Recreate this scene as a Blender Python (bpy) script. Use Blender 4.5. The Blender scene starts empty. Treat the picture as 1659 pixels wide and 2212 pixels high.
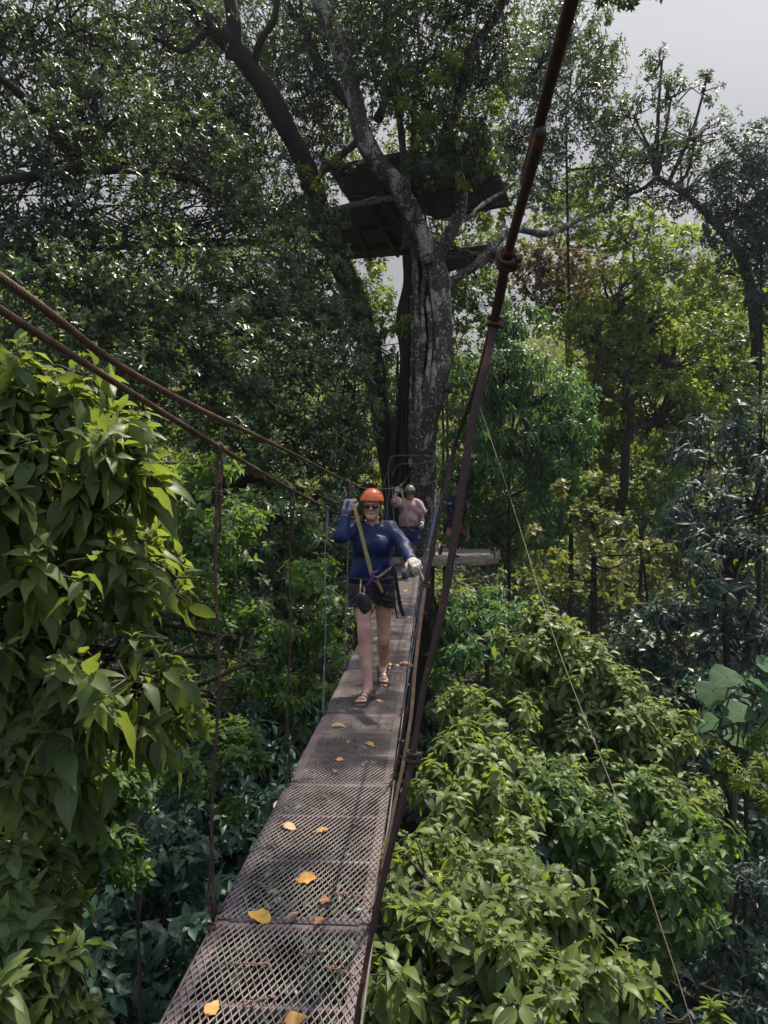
import bpy, math, random
import numpy as np
from mathutils import Vector, Matrix

sc = bpy.context.scene
COL = sc.collection
F = 1597.0            # focal length in sheet pixels (sheet = 1659 x 2212)
CX, CY = 829.5, 1106.0
PITCH = math.atan(26.0 / F)
ZC = 12.0             # camera height over the valley floor
CAM = np.array([0.0, 0.0, ZC])
random.seed(7)

def ray(px, py):
    x = (px - CX) / F; y = (CY - py) / F
    c, s = math.cos(PITCH), math.sin(PITCH)
    return np.array([x, c + y * s, -s + y * c])

def at(px, py, D):
    """world point on the sight line through sheet pixel (px,py) whose distance ahead is D metres"""
    r = ray(px, py)
    return CAM + r * (D / r[1])

def V(*a): return np.array(a, float)
def nrm(v):
    v = np.asarray(v, float); return v / (np.linalg.norm(v) + 1e-12)

# ------------------------------------------------------------------ objects
ORIGIN = {}
def tag(o, label=None, cat=None, group=None, kind=None):
    if label: o['label'] = label
    if cat: o['category'] = cat
    if group: o['group'] = group
    if kind: o['kind'] = kind
    return o

def thing(name, loc, label, cat, group=None, kind=None):
    o = bpy.data.objects.new(name, None); COL.objects.link(o)
    o.empty_display_size = 0.1
    o.location = Vector(loc); ORIGIN[o.name] = np.array(loc, float)
    return tag(o, label, cat, group, kind)

def mesh_from(name, verts, loops, sizes, mat, smooth=True, tint=None, uv=None):
    me = bpy.data.meshes.new(name)
    verts = np.ascontiguousarray(verts, np.float32)
    loops = np.ascontiguousarray(loops, np.int32); sizes = np.ascontiguousarray(sizes, np.int32)
    me.vertices.add(len(verts)); me.vertices.foreach_set('co', verts.ravel())
    me.loops.add(len(loops)); me.loops.foreach_set('vertex_index', loops)
    me.polygons.add(len(sizes))
    start = np.zeros(len(sizes), np.int32); start[1:] = np.cumsum(sizes)[:-1]
    me.polygons.foreach_set('loop_start', start)
    me.polygons.foreach_set('use_smooth', np.full(len(sizes), smooth, bool))
    if tint is not None:
        a = me.attributes.new('tint', 'FLOAT', 'POINT'); a.data.foreach_set('value', np.ascontiguousarray(tint, np.float32))
    if uv is not None:
        l = me.uv_layers.new(name='UVMap'); l.data.foreach_set('uv', np.ascontiguousarray(uv[loops], np.float32).ravel())
    me.update(calc_edges=True)
    if isinstance(mat, (list, tuple)):
        for m in mat: me.materials.append(m)
    elif mat: me.materials.append(mat)
    return me

class MB:
    """collects geometry in world space; build() links it as ONE mesh object"""
    def __init__(s): s.v = []; s.l = []; s.n = []; s.c = 0; s.t = []; s.hast = False
    def add(s, verts, faces, tint=0.5):
        verts = np.asarray(verts, float).reshape(-1, 3)
        s.v.append(verts)
        if isinstance(faces, np.ndarray):
            s.l.append((faces + s.c).ravel()); s.n.append(np.full(len(faces), faces.shape[1]))
        else:
            for f in faces:
                s.l.append(np.asarray(f) + s.c); s.n.append(np.array([len(f)]))
        s.t.append(np.full(len(verts), tint) if np.isscalar(tint) else np.asarray(tint))
        s.c += len(verts); return s
    def build(s, name, mat, parent=None, smooth=True):
        o_ = np.zeros(3) if parent is None else ORIGIN[parent.name]
        me = mesh_from(name, np.concatenate(s.v) - o_, np.concatenate(s.l), np.concatenate(s.n), mat, smooth, np.concatenate(s.t))
        return link(name, me, parent, o_)
    def build_at(s, name, mat, loc, smooth=True):
        """top-level single-mesh thing with its origin at loc"""
        loc = np.asarray(loc, float)
        me = mesh_from(name, np.concatenate(s.v) - loc, np.concatenate(s.l), np.concatenate(s.n), mat, smooth, np.concatenate(s.t))
        o = link(name, me, None, loc); o.location = Vector(loc); return o

def link(name, me, parent, org):
    o = bpy.data.objects.new(name, me); COL.objects.link(o)
    if parent: o.parent = parent
    ORIGIN[o.name] = np.array(org, float)
    return o

# ------------------------------------------------------------------ shapes
def resample(pts, n):
    """Catmull-Rom through pts (k x m) -> n samples"""
    P = np.asarray(pts, float); k = len(P)
    if k < 3:
        t = np.linspace(0, 1, n)[:, None]; return P[0] * (1 - t) + P[-1] * t
    E = np.vstack([2 * P[0] - P[1], P, 2 * P[-1] - P[-2]])
    t = np.linspace(0, k - 1 - 1e-9, n); i = t.astype(int); f = (t - i)[:, None]
    a, b, c, d = E[i], E[i + 1], E[i + 2], E[i + 3]
    return 0.5 * (2 * b + (c - a) * f + (2 * a - 5 * b + 4 * c - d) * f ** 2 + (3 * b - a - 3 * c + d) * f ** 3)

def frames(P):
    T = np.gradient(P, axis=0); T /= np.linalg.norm(T, axis=1)[:, None] + 1e-12
    u = np.cross(T[0], [0, 0, 1.0])
    if np.linalg.norm(u) < 1e-3: u = np.cross(T[0], [1.0, 0, 0])
    u = nrm(u); U = np.zeros_like(P)
    for i in range(len(P)):
        u = u - T[i] * np.dot(u, T[i]); u = nrm(u); U[i] = u
    return T, U, np.cross(T, U)

def grid_faces(n, m, closed=True):
    i = np.arange(n - 1)[:, None]; j = np.arange(m if closed else m - 1)[None, :]
    j2 = (j + 1) % m
    return np.stack([i * m + j, i * m + j2, (i + 1) * m + j2, (i + 1) * m + j], -1).reshape(-1, 4)

def tube(mb, pts, rad, n=24, sides=8, wob=0.0, seed=0, flat=1.0, cap=True, tint=0.5, up=None):
    """tapered tube along a smooth path; rad scalar or list per control point"""
    pts = np.asarray(pts, float)
    rad = np.full(len(pts), rad) if np.isscalar(rad) else np.asarray(rad, float)
    Q = resample(np.hstack([pts, rad[:, None]]), n); P, R = Q[:, :3], np.abs(Q[:, 3])
    T, U, W = frames(P)
    if up is not None:
        up = nrm(up); W = up - (T @ up)[:, None] * T; W /= np.linalg.norm(W, axis=1)[:, None] + 1e-9; U = np.cross(W, T)
    a = np.linspace(0, 2 * math.pi, sides, endpoint=False)
    r = R[:, None] * np.ones(sides)
    if wob:
        g = np.random.default_rng(seed); ph = g.uniform(0, 6.28, 6)
        s_ = np.cumsum(np.r_[0, np.linalg.norm(np.diff(P, axis=0), axis=1)])[:, None]
        rm = R.mean()
        r = r * (1 + wob * (np.sin(2 * a + s_ / rm * .21 + ph[0]) * .5 + np.sin(3 * a - s_ / rm * .33 + ph[1]) * .35 + np.sin(5 * a + s_ / rm * .5 + ph[2]) * .25 + np.sin(s_ / rm * .9 + ph[3]) * .4 + np.sin(a + s_ / rm * 1.7 + ph[4]) * .25))
    v = P[:, None] + (np.cos(a) * r)[..., None] * U[:, None] + (np.sin(a) * r * flat)[..., None] * W[:, None]
    mb.add(v.reshape(-1, 3), grid_faces(n, sides), tint)
    if cap:
        b = mb.c - n * sides
        mb.l.append(np.arange(sides)[::-1] + b); mb.n.append(np.array([sides]))
        mb.l.append(np.arange(sides) + b + (n - 1) * sides); mb.n.append(np.array([sides]))
    return mb

def rope(mb, pts, rad, pitch=0.07, lobes=6, step=0.006, amp=0.26, sides_per=4, tint=0.5):
    """laid wire rope: lobed section twisting along the path"""
    pts = np.asarray(pts, float)
    Q = resample(pts, 400); L = np.linalg.norm(np.diff(Q, axis=0), axis=1).sum()
    n = max(8, int(L / step)); P = resample(pts, n)
    s = np.r_[0, np.cumsum(np.linalg.norm(np.diff(P, axis=0), axis=1))]
    T, U, W = frames(P)
    m = lobes * sides_per; a = np.linspace(0, 2 * math.pi, m, endpoint=False)
    r = rad * (1 - amp + amp * np.abs(np.cos(a * lobes / 2)) ** .7)
    ph = s[:, None] / pitch * 2 * math.pi + a
    v = P[:, None] + (np.cos(ph) * r)[..., None] * U[:, None] + (np.sin(ph) * r)[..., None] * W[:, None]
    mb.add(v.reshape(-1, 3), grid_faces(n, m), tint)
    return mb

def box(mb, c, sx, sy, sz, R=None, tint=0.5, bev=0.0):
    """box, optionally chamfered (bev) and rotated by R (3x3 columns = axes)"""
    h = np.array([sx, sy, sz]) / 2
    if bev <= 0:
        p = np.array([[x, y, z] for x in (-1, 1) for y in (-1, 1) for z in (-1, 1)], float) * h
        f = np.array([[0, 1, 3, 2], [4, 6, 7, 5], [0, 4, 5, 1], [2, 3, 7, 6], [0, 2, 6, 4], [1, 5, 7, 3]])
        fs = f
    else:
        b = min(bev, h.min() * .9); p = []; idx = {}
        for sx_ in (-1, 1):
            for sy_ in (-1, 1):
                for sz_ in (-1, 1):
                    for ax in range(3):
                        q = np.array([sx_, sy_, sz_]) * (h - b); q[ax] = (sx_, sy_, sz_)[ax] * h[ax]
                        idx[(sx_, sy_, sz_, ax)] = len(p); p.append(q)
        p = np.array(p); fs = []
        S = (-1, 1)
        for ax in range(3):
            o1, o2 = [k for k in range(3) if k != ax]
            for s in S:
                q = []
                for (u, w) in ((-1, -1), (1, -1), (1, 1), (-1, 1)):
                    k = [0, 0, 0]; k[ax] = s; k[o1] = u; k[o2] = w; q.append(idx[(*k, ax)])
                fs.append(q)
        for ax in range(3):
            o1, o2 = [k for k in range(3) if k != ax]
            for u in S:
                for w in S:
                    q = []
                    for s, f_ in ((-1, o1), (1, o1), (1, o2), (-1, o2)):
                        k = [0, 0, 0]; k[ax] = s; k[o1] = u; k[o2] = w; q.append(idx[(*k, f_)])
                    fs.append(q)
        for k in [(a, b_, c_) for a in S for b_ in S for c_ in S]:
            fs.append([idx[(*k, 0)], idx[(*k, 1)], idx[(*k, 2)]])
    if R is not None: p = p @ np.asarray(R).T
    mb.add(p + np.asarray(c), fs, tint); return mb

def ball(mb, c, r, n=10, m=14, R=None, tint=0.5):
    r = np.ones(3) * r
    th = np.linspace(0, math.pi, n); ph = np.linspace(0, 2 * math.pi, m, endpoint=False)
    p = np.stack([np.sin(th)[:, None] * np.cos(ph), np.sin(th)[:, None] * np.sin(ph), np.cos(th)[:, None] * np.ones(m)], -1).reshape(-1, 3) * r
    if R is not None: p = p @ np.asarray(R).T
    mb.add(p + np.asarray(c), grid_faces(n, m), tint); return mb

def ring(mb, c, axis, R, r, n=20, m=8, tint=0.5, sq=1.0):
    axis = nrm(axis); u = nrm(np.cross(axis, [0.3, 1, .2])); w = np.cross(axis, u)
    a = np.linspace(0, 2 * math.pi, n, endpoint=False); b = np.linspace(0, 2 * math.pi, m, endpoint=False)
    cen = np.asarray(c) + R * (np.cos(a)[:, None] * u + sq * np.sin(a)[:, None] * w)
    rad = nrm_rows(cen - np.asarray(c))
    v = cen[:, None] + r * (np.cos(b)[None, :, None] * rad[:, None] + np.sin(b)[None, :, None] * axis)
    v = np.concatenate([v, v[:1]]).reshape(-1, 3)
    mb.add(v, grid_faces(n + 1, m), tint); return mb

def nrm_rows(a): return a / (np.linalg.norm(a, axis=-1, keepdims=True) + 1e-12)

# ------------------------------------------------------------------ implicit surfaces (people, clothing, helmets)
class Sdf:
    def __init__(s, lo, hi, h):
        s.lo = np.asarray(lo, float); s.h = h
        s.n = np.ceil((np.asarray(hi) - s.lo) / h).astype(int) + 1
        s.f = np.full(s.n, 0.08, np.float32)
        s.ax = [s.lo[i] + h * np.arange(s.n[i]) for i in range(3)]
    def _sub(s, lo, hi):
        a = np.clip(np.floor((lo - s.lo) / s.h).astype(int), 0, s.n); b = np.clip(np.ceil((hi - s.lo) / s.h).astype(int) + 1, 0, s.n)
        if (b <= a).any(): return None
        sl = tuple(slice(a[i], b[i]) for i in range(3))
        X = np.stack(np.meshgrid(*[s.ax[i][sl[i]] for i in range(3)], indexing='ij'), -1)
        return sl, X
    def _merge(s, sl, d, k, op):
        f = s.f[sl]
        if op == 'sub': d = -d
        if k <= 0: r = np.minimum(f, d) if op == 'add' else np.maximum(f, d)
        else:
            sg = 1 if op == 'add' else -1
            a, b = f * sg, d * sg
            h = np.clip(.5 + .5 * (b - a) / k, 0, 1); r = sg * (b * (1 - h) + a * h - k * h * (1 - h))
        s.f[sl] = r
    def cone(s, a, b, ra, rb=None, k=0.02, sq=1.0, ax=(0, 1, 0), op='add'):
        """round cone a-b; sq < 1 flattens it along ax"""
        rb = ra if rb is None else rb; a = np.asarray(a, float); b = np.asarray(b, float)
        m = max(ra, rb) * max(1, sq) + k + 4 * s.h
        g = s._sub(np.minimum(a, b) - m, np.maximum(a, b) + m)
        if g is None: return s
        sl, X = g; n = nrm(ax)
        def q(P): return P + (P @ n)[..., None] * n * (1 / sq - 1) if sq != 1 else P
        Y, A, B = q(X), q(a), q(b)
        ab = B - A; t = np.clip(((Y - A) @ ab) / (ab @ ab + 1e-12), 0, 1)
        d = np.linalg.norm(Y - A - t[..., None] * ab, axis=-1) - (ra + t * (rb - ra))
        s._merge(sl, (d * min(1, sq * 1.15)).astype(np.float32), k, op); return s
    def ell(s, c, r, R=None, k=0.02, op='add'):
        r = np.ones(3) * r; c = np.asarray(c, float); m = r.max() + k + 4 * s.h
        g = s._sub(c - m, c + m)
        if g is None: return s
        sl, X = g; Y = X - c
        if R is not None: Y = Y @ np.asarray(R)
        l = np.linalg.norm(Y / r, axis=-1); l2 = np.linalg.norm(Y / r ** 2, axis=-1)
        d = l * (l - 1) / (l2 + 1e-9)
        s._merge(sl, d.astype(np.float32), k, op); return s
    def bx(s, c, hsz, R=None, rr=0.005, k=0.0, op='add'):
        c = np.asarray(c, float); hsz = np.asarray(hsz, float); m = np.linalg.norm(hsz) + k + 4 * s.h
        g = s._sub(c - m, c + m)
        if g is None: return s
        sl, X = g; Y = X - c
        if R is not None: Y = Y @ np.asarray(R)
        q = np.abs(Y) - (hsz - rr)
        d = np.linalg.norm(np.maximum(q, 0), axis=-1) + np.minimum(q.max(-1), 0) - rr
        s._merge(sl, d.astype(np.float32), k, op); return s
    def cut(s, p, n, lo=None, hi=None):
        """remove what lies on the n side of the plane through p (inside the box lo..hi)"""
        g = s._sub(np.asarray(lo) if lo is not None else s.lo, np.asarray(hi) if hi is not None else s.lo + s.n * s.h)
        if g is None: return s
        sl, X = g; d = ((X - np.asarray(p)) @ nrm(n)).astype(np.float32)
        s.f[sl] = np.maximum(s.f[sl], d); return s
    def ripple(s, fn):
        X = np.stack(np.meshgrid(*s.ax, indexing='ij'), -1); s.f = s.f + fn(X).astype(np.float32); return s
    def mesh(s):
        f = s.f; f[0] = f[-1] = .1; f[:, 0] = f[:, -1] = .1; f[:, :, 0] = f[:, :, -1] = .1
        ins = f < 0
        nx, ny, nz = f.shape
        acc = np.zeros((nx - 1, ny - 1, nz - 1, 3), np.float32); cnt = np.zeros((nx - 1, ny - 1, nz - 1), np.float32)
        offs = [(0, 0), (0, 1), (1, 0), (1, 1)]
        for ax in range(3):
            o = [k for k in range(3) if k != ax]
            for p, q in offs:
                s0 = [None] * 3; s1 = [None] * 3
                s0[ax] = slice(0, -1); s1[ax] = slice(1, None)
                for kk, vv in zip(o, (p, q)): s0[kk] = s1[kk] = slice(vv, f.shape[kk] - 1 + vv)
                a, b = f[tuple(s0)], f[tuple(s1)]
                cr = (a < 0) != (b < 0)
                t = np.where(cr, a / np.where(cr, a - b, 1), 0)
                acc[..., ax] += np.where(cr, t, 0)
                for kk, vv in zip(o, (p, q)): acc[..., kk] += np.where(cr, vv, 0)
                cnt += cr
        act = cnt > 0
        ind = np.full(act.shape, -1, np.int64); ind[act] = np.arange(act.sum())
        ijk = np.argwhere(act)
        v = (ijk + acc[act] / cnt[act][:, None]) * s.h + s.lo
        F_ = []
        for ax in range(3):
            o1, o2 = [(1, 2), (2, 0), (0, 1)][ax]
            s0 = [slice(1, -1)] * 3; s1 = [slice(1, -1)] * 3
            s0[ax] = slice(0, -1); s1[ax] = slice(1, None)
            a, b = ins[tuple(s0)], ins[tuple(s1)]
            for flip in (0, 1):
                e = np.argwhere((a & ~b) if not flip else (~a & b))
                base = e.copy()
                for k in range(3):
                    if k != ax: base[:, k] += 1
                c = []
                for d1, d2 in ((-1, -1), (0, -1), (0, 0), (-1, 0)):
                    q = base.copy(); q[:, o1] += d1; q[:, o2] += d2
                    c.append(ind[q[:, 0], q[:, 1], q[:, 2]])
                c = np.stack(c, 1)
                F_.append(c if not flip else c[:, ::-1])
        return v, np.concatenate(F_)
    def build(s, name, mat, parent=None, relax=1):
        v, fc = s.mesh()
        for _ in range(relax):
            acc = np.zeros_like(v); cn = np.zeros(len(v))
            for i in range(4):
                a, b = fc[:, i], fc[:, (i + 1) % 4]
                np.add.at(acc, a, v[b]); np.add.at(cn, a, 1)
            v = v * .5 + .5 * acc / np.maximum(cn, 1)[:, None]
        mb = MB(); mb.add(v, fc); return mb.build(name, mat, parent)
# ------------------------------------------------------------------ materials
def newmat(name):
    m = bpy.data.materials.new(name); m.use_nodes = True
    nt = m.node_tree; nt.nodes.clear()
    out = nt.nodes.new('ShaderNodeOutputMaterial')
    return m, nt, out

def N(nt, typ, **kw):
    n = nt.nodes.new(typ)
    for k, v in kw.items():
        if k in n.inputs: n.inputs[k].default_value = v
        else: setattr(n, k, v)
    return n

def rgb(c): return (*c, 1.0)

def ramp(nt, src, stops):
    r = nt.nodes.new('ShaderNodeValToRGB'); e = r.color_ramp.elements
    while len(e) < len(stops): e.new(0.5)
    for i, (p, c) in enumerate(stops):
        e[i].position = p; e[i].color = rgb(c)
    nt.links.new(src, r.inputs[0]); return r.outputs[0]

def noise(nt, scale, detail=4, rough=.55, coord='Object', stretch=None, dist=0.0):
    tc = nt.nodes.new('ShaderNodeTexCoord'); src = tc.outputs[coord]
    if stretch:
        mp = nt.nodes.new('ShaderNodeMapping'); mp.inputs['Scale'].default_value = stretch
        nt.links.new(src, mp.inputs[0]); src = mp.outputs[0]
    n = N(nt, 'ShaderNodeTexNoise', Scale=scale, Detail=detail, Roughness=rough, Distortion=dist)
    nt.links.new(src, n.inputs['Vector']); return n.outputs['Fac']

def mixc(nt, fac, a, b, mode='MIX'):
    m = nt.nodes.new('ShaderNodeMix'); m.data_type = 'RGBA'; m.blend_type = mode
    for s, v in ((m.inputs[0], fac), (m.inputs[6], a), (m.inputs[7], b)):
        if hasattr(v, 'links') or isinstance(v, bpy.types.NodeSocket): nt.links.new(v, s)
        elif isinstance(v, (int, float)): s.default_value = v
        else: s.default_value = rgb(v)
    return m.outputs[2]

def bump(nt, h, strength=.3, dist=.01):
    b = N(nt, 'ShaderNodeBump', Strength=strength, Distance=dist); nt.links.new(h, b.inputs['Height']); return b.outputs[0]

def leaf_mat(name, dark, light, trans, rough=.42, tmix=.32, veins=False, spec=.45, spots=False, old=None):
    m, nt, out = newmat(name)
    at_ = N(nt, 'ShaderNodeAttribute', attribute_name='tint')
    stops = [(0.0, dark), (.8, light)]
    if old: stops = [(0.0, dark), (.75, light), (.93, light), (1.0, old)]
    col = ramp(nt, at_.outputs['Fac'], stops)
    bs = N(nt, 'ShaderNodeBsdfPrincipled', Roughness=rough)
    bs.inputs['Specular IOR Level'].default_value = spec
    tcol = mixc(nt, .6, trans, col)
    tcol2 = mixc(nt, 1.0, tcol, trans, 'MIX') if False else tcol
    if veins:
        tc = nt.nodes.new('ShaderNodeUVMap'); sx = nt.nodes.new('ShaderNodeSeparateXYZ'); nt.links.new(tc.outputs[0], sx.inputs[0])
        ab = N(nt, 'ShaderNodeMath', operation='ABSOLUTE'); nt.links.new(sx.outputs[0], ab.inputs[0])
        # side veins run forward from the midrib
        mu = N(nt, 'ShaderNodeMath', operation='MULTIPLY_ADD'); nt.links.new(ab.outputs[0], mu.inputs[0]); mu.inputs[1].default_value = -.55; nt.links.new(sx.outputs[1], mu.inputs[2])
        m9 = N(nt, 'ShaderNodeMath', operation='MULTIPLY'); nt.links.new(mu.outputs[0], m9.inputs[0]); m9.inputs[1].default_value = 9.0
        fr = N(nt, 'ShaderNodeMath', operation='FRACT'); nt.links.new(m9.outputs[0], fr.inputs[0])
        pk = ramp(nt, fr.outputs[0], [(0.0, (1, 1, 1)), (.1, (0, 0, 0)), (.9, (0, 0, 0)), (1.0, (1, 1, 1))])
        mid = ramp(nt, ab.outputs[0], [(0.0, (1, 1, 1)), (.07, (0, 0, 0))])
        vv = mixc(nt, 1.0, pk, mid, 'LIGHTEN')
        vf = N(nt, 'ShaderNodeMath', operation='MULTIPLY'); nt.links.new(vv, vf.inputs[0]); vf.inputs[1].default_value = .35
        col = mixc(nt, vf.outputs[0], col, tuple(min(1, c * 1.9 + .02) for c in light))
        nt.links.new(bump(nt, vv, -.5, .004), bs.inputs['Normal'])
    if spots:
        n1 = noise(nt, 60, 3, .6)
        sp = ramp(nt, n1, [(.66, (0, 0, 0)), (.70, (1, 1, 1))])
        f2 = N(nt, 'ShaderNodeMath', operation='MULTIPLY'); nt.links.new(sp, f2.inputs[0]); f2.inputs[1].default_value = .5
        col = mixc(nt, f2.outputs[0], col, (.16, .15, .10))
        n2 = noise(nt, 9, 3)
        rr = ramp(nt, n2, [(.3, (rough * .75,) * 3), (.7, (min(1, rough * 1.35),) * 3)])
        nt.links.new(rr, bs.inputs['Roughness'])
    nt.links.new(col, bs.inputs['Base Color'])
    tr = N(nt, 'ShaderNodeBsdfTranslucent'); nt.links.new(tcol2, tr.inputs['Color'])
    mx = N(nt, 'ShaderNodeMixShader'); mx.inputs[0].default_value = tmix
    nt.links.new(bs.outputs[0], mx.inputs[1]); nt.links.new(tr.outputs[0], mx.inputs[2])
    nt.links.new(mx.outputs[0], out.inputs[0])
    return m

def bark_mat(name, dark, mid, lichen=0.0, lich_col=(.58, .56, .50), scale=6.0, moss=0.0):
    m, nt, out = newmat(name)
    n1 = noise(nt, scale, 8, .65, stretch=(1, 1, .22)); n2 = noise(nt, scale * .4, 5, .6)
    col = ramp(nt, n1, [(.3, dark), (.7, mid)])
    if moss:
        f = ramp(nt, noise(nt, 2.3, 5, .6), [(.52, (0, 0, 0)), (.62, (moss,) * 3)]); col = mixc(nt, f, col, (.035, .05, .018))
    if lichen:
        nl = noise(nt, 3.2, 6, .62, stretch=(1, 1, .55), dist=.4)
        f = ramp(nt, nl, [(.60 - .12 * lichen, (0, 0, 0)), (.69 - .12 * lichen, (1, 1, 1))])
        fg = ramp(nt, noise(nt, 26, 6, .7), [(.36, (0, 0, 0)), (.56, (1, 1, 1))]); f = mixc(nt, 1.0, f, fg, 'MULTIPLY')
        nb = noise(nt, 16, 4, .6)
        f2 = ramp(nt, nb, [(.60, (0, 0, 0)), (.63, (.8, .8, .8))])
        fm = mixc(nt, 1.0, f, f2, 'LIGHTEN')
        lc = ramp(nt, noise(nt, 22, 5), [(.3, tuple(c * .6 for c in lich_col)), (.7, lich_col)])
        col = mixc(nt, fm, col, lc)
    bs = N(nt, 'ShaderNodeBsdfPrincipled', Roughness=.85)
    bs.inputs['Specular IOR Level'].default_value = .25
    nt.links.new(col, bs.inputs['Base Color'])
    nt.links.new(bump(nt, n1, .9, .05), bs.inputs['Normal'])
    nt.links.new(bs.outputs[0], out.inputs[0]); return m

def solid(name, c1, c2=None, rough=.6, metal=0.0, scale=8, bmp=.15, bd=.004, spec=.4, stretch=None, wear=None, coat=0.0, sheen=0.0, detail=5):
    m, nt, out = newmat(name)
    c2 = c2 or tuple(c * .7 for c in c1)
    n1 = noise(nt, scale, detail, .6, stretch=stretch)
    col = ramp(nt, n1, [(.35, c2), (.65, c1)])
    if wear:
        f = ramp(nt, noise(nt, scale * 2.7, 6, .65), [(.56, (0, 0, 0)), (.63, (.85, .85, .85))]); col = mixc(nt, f, col, wear)
    bs = N(nt, 'ShaderNodeBsdfPrincipled', Roughness=rough, Metallic=metal)
    bs.inputs['Specular IOR Level'].default_value = spec
    if coat: bs.inputs['Coat Weight'].default_value = coat
    if sheen: bs.inputs['Sheen Weight'].default_value = sheen
    rr = ramp(nt, n1, [(.2, (rough * .8,) * 3), (.8, (min(1, rough * 1.15),) * 3)]); nt.links.new(rr, bs.inputs['Roughness'])
    nt.links.new(col, bs.inputs['Base Color'])
    if bmp: nt.links.new(bump(nt, n1, bmp, bd), bs.inputs['Normal'])
    nt.links.new(bs.outputs[0], out.inputs[0]); return m

def skin_mat(name, c, flush):
    m, nt, out = newmat(name)
    col = ramp(nt, noise(nt, 14, 4), [(.35, flush), (.65, c)])
    bs = N(nt, 'ShaderNodeBsdfPrincipled', Roughness=.48)
    bs.inputs['Subsurface Weight'].default_value = .12; bs.inputs['Subsurface Radius'].default_value = (.012, .005, .003)
    nt.links.new(col, bs.inputs['Base Color']); nt.links.new(bump(nt, noise(nt, 220, 3), .12, .001), bs.inputs['Normal'])
    nt.links.new(bs.outputs[0], out.inputs[0]); return m

def cloth_mat(name, c1, c2, rough=.6, fold=14, spec=.35, stretch=(1, 1, .5), bmp=.5, sheen=.1, dots=None):
    m, nt, out = newmat(name)
    n1 = noise(nt, fold, 3, .5, stretch=stretch, dist=.8)
    col = ramp(nt, n1, [(.3, c2), (.7, c1)])
    if dots:
        tc = nt.nodes.new('ShaderNodeTexCoord'); vo = N(nt, 'ShaderNodeTexVoronoi', Scale=22.0); nt.links.new(tc.outputs['Object'], vo.inputs['Vector'])
        f = ramp(nt, vo.outputs['Distance'], [(.16, (1, 1, 1)), (.2, (0, 0, 0))]); col = mixc(nt, f, col, dots)
    bs = N(nt, 'ShaderNodeBsdfPrincipled', Roughness=rough)
    bs.inputs['Specular IOR Level'].default_value = spec; bs.inputs['Sheen Weight'].default_value = sheen
    nt.links.new(col, bs.inputs['Base Color'])
    nt.links.new(bump(nt, n1, bmp, .022), bs.inputs['Normal'])
    nt.links.new(bs.outputs[0], out.inputs[0]); return m

M = {}
# foliage: base colours stay in the .02-.14 range
M['leaf_big'] = leaf_mat('broad_leaf', (.026, .060, .030), (.125, .175, .050), (.54, .66, .05), .48, .46, True, .40, True, (.16, .14, .03))
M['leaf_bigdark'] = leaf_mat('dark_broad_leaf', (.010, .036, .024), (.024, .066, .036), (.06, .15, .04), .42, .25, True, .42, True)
M['leaf_fig'] = leaf_mat('fig_leaf', (.014, .038, .020), (.046, .082, .034), (.22, .32, .04), .36, .34, False, .55)
M['leaf_skirt'] = leaf_mat('glossy_small_leaf', (.020, .052, .026), (.075, .130, .052), (.30, .44, .06), .34, .36, False, .6)
M['leaf_yellow'] = leaf_mat('yellow_green_leaf', (.042, .088, .014), (.120, .185, .026), (.50, .64, .04), .48, .52, False, .4)
M['leaf_green'] = leaf_mat('mid_green_leaf', (.022, .064, .026), (.090, .160, .040), (.42, .62, .05), .48, .48, False, .45)
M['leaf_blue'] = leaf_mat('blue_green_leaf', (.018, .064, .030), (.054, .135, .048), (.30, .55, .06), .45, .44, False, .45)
M['leaf_red'] = leaf_mat('reddish_leaf', (.052, .044, .016), (.10, .080, .028), (.36, .28, .05), .5, .35, False, .35)
M['leaf_olive'] = leaf_mat('olive_leaf', (.070, .095, .030), (.16, .175, .056), (.50, .52, .08), .48, .35, False, .4)
M['leaf_grey'] = leaf_mat('grey_green_leaf', (.014, .032, .032), (.042, .072, .062), (.10, .18, .09), .50, .22, False, .35)
M['leaf_far'] = leaf_mat('far_leaf', (.040, .072, .022), (.12, .155, .036), (.42, .50, .05), .5, .38, False, .35)
M['leaf_giant'] = leaf_mat('giant_leaf', (.030, .075, .035), (.050, .105, .045), (.20, .36, .06), .65, .3, True, .2)
M['leaf_monstera'] = leaf_mat('climber_leaf', (.055, .10, .022), (.11, .17, .040), (.24, .34, .03), .4, .38, True, .45)

M['bark_dark'] = bark_mat('dark_bark', (.009, .007, .006), (.032, .025, .020), 0, scale=5)
M['bark_fig'] = bark_mat('lichened_bark', (.030, .022, .018), (.085, .066, .055), .60, scale=5, moss=.7)
M['bark_limb'] = bark_mat('mossy_limb_bark', (.020, .017, .013), (.060, .050, .040), .15, (.30, .30, .27), scale=6, moss=.6)
M['bark_plain'] = bark_mat('plain_bark', (.020, .016, .012), (.058, .046, .035), 0, scale=8)
M['stem_green'] = solid('green_stem', (.07, .085, .035), (.045, .045, .025), .6, scale=20)
M['stem_twig'] = solid('twig_wood', (.075, .055, .04), (.035, .026, .02), .8, scale=20)

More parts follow.
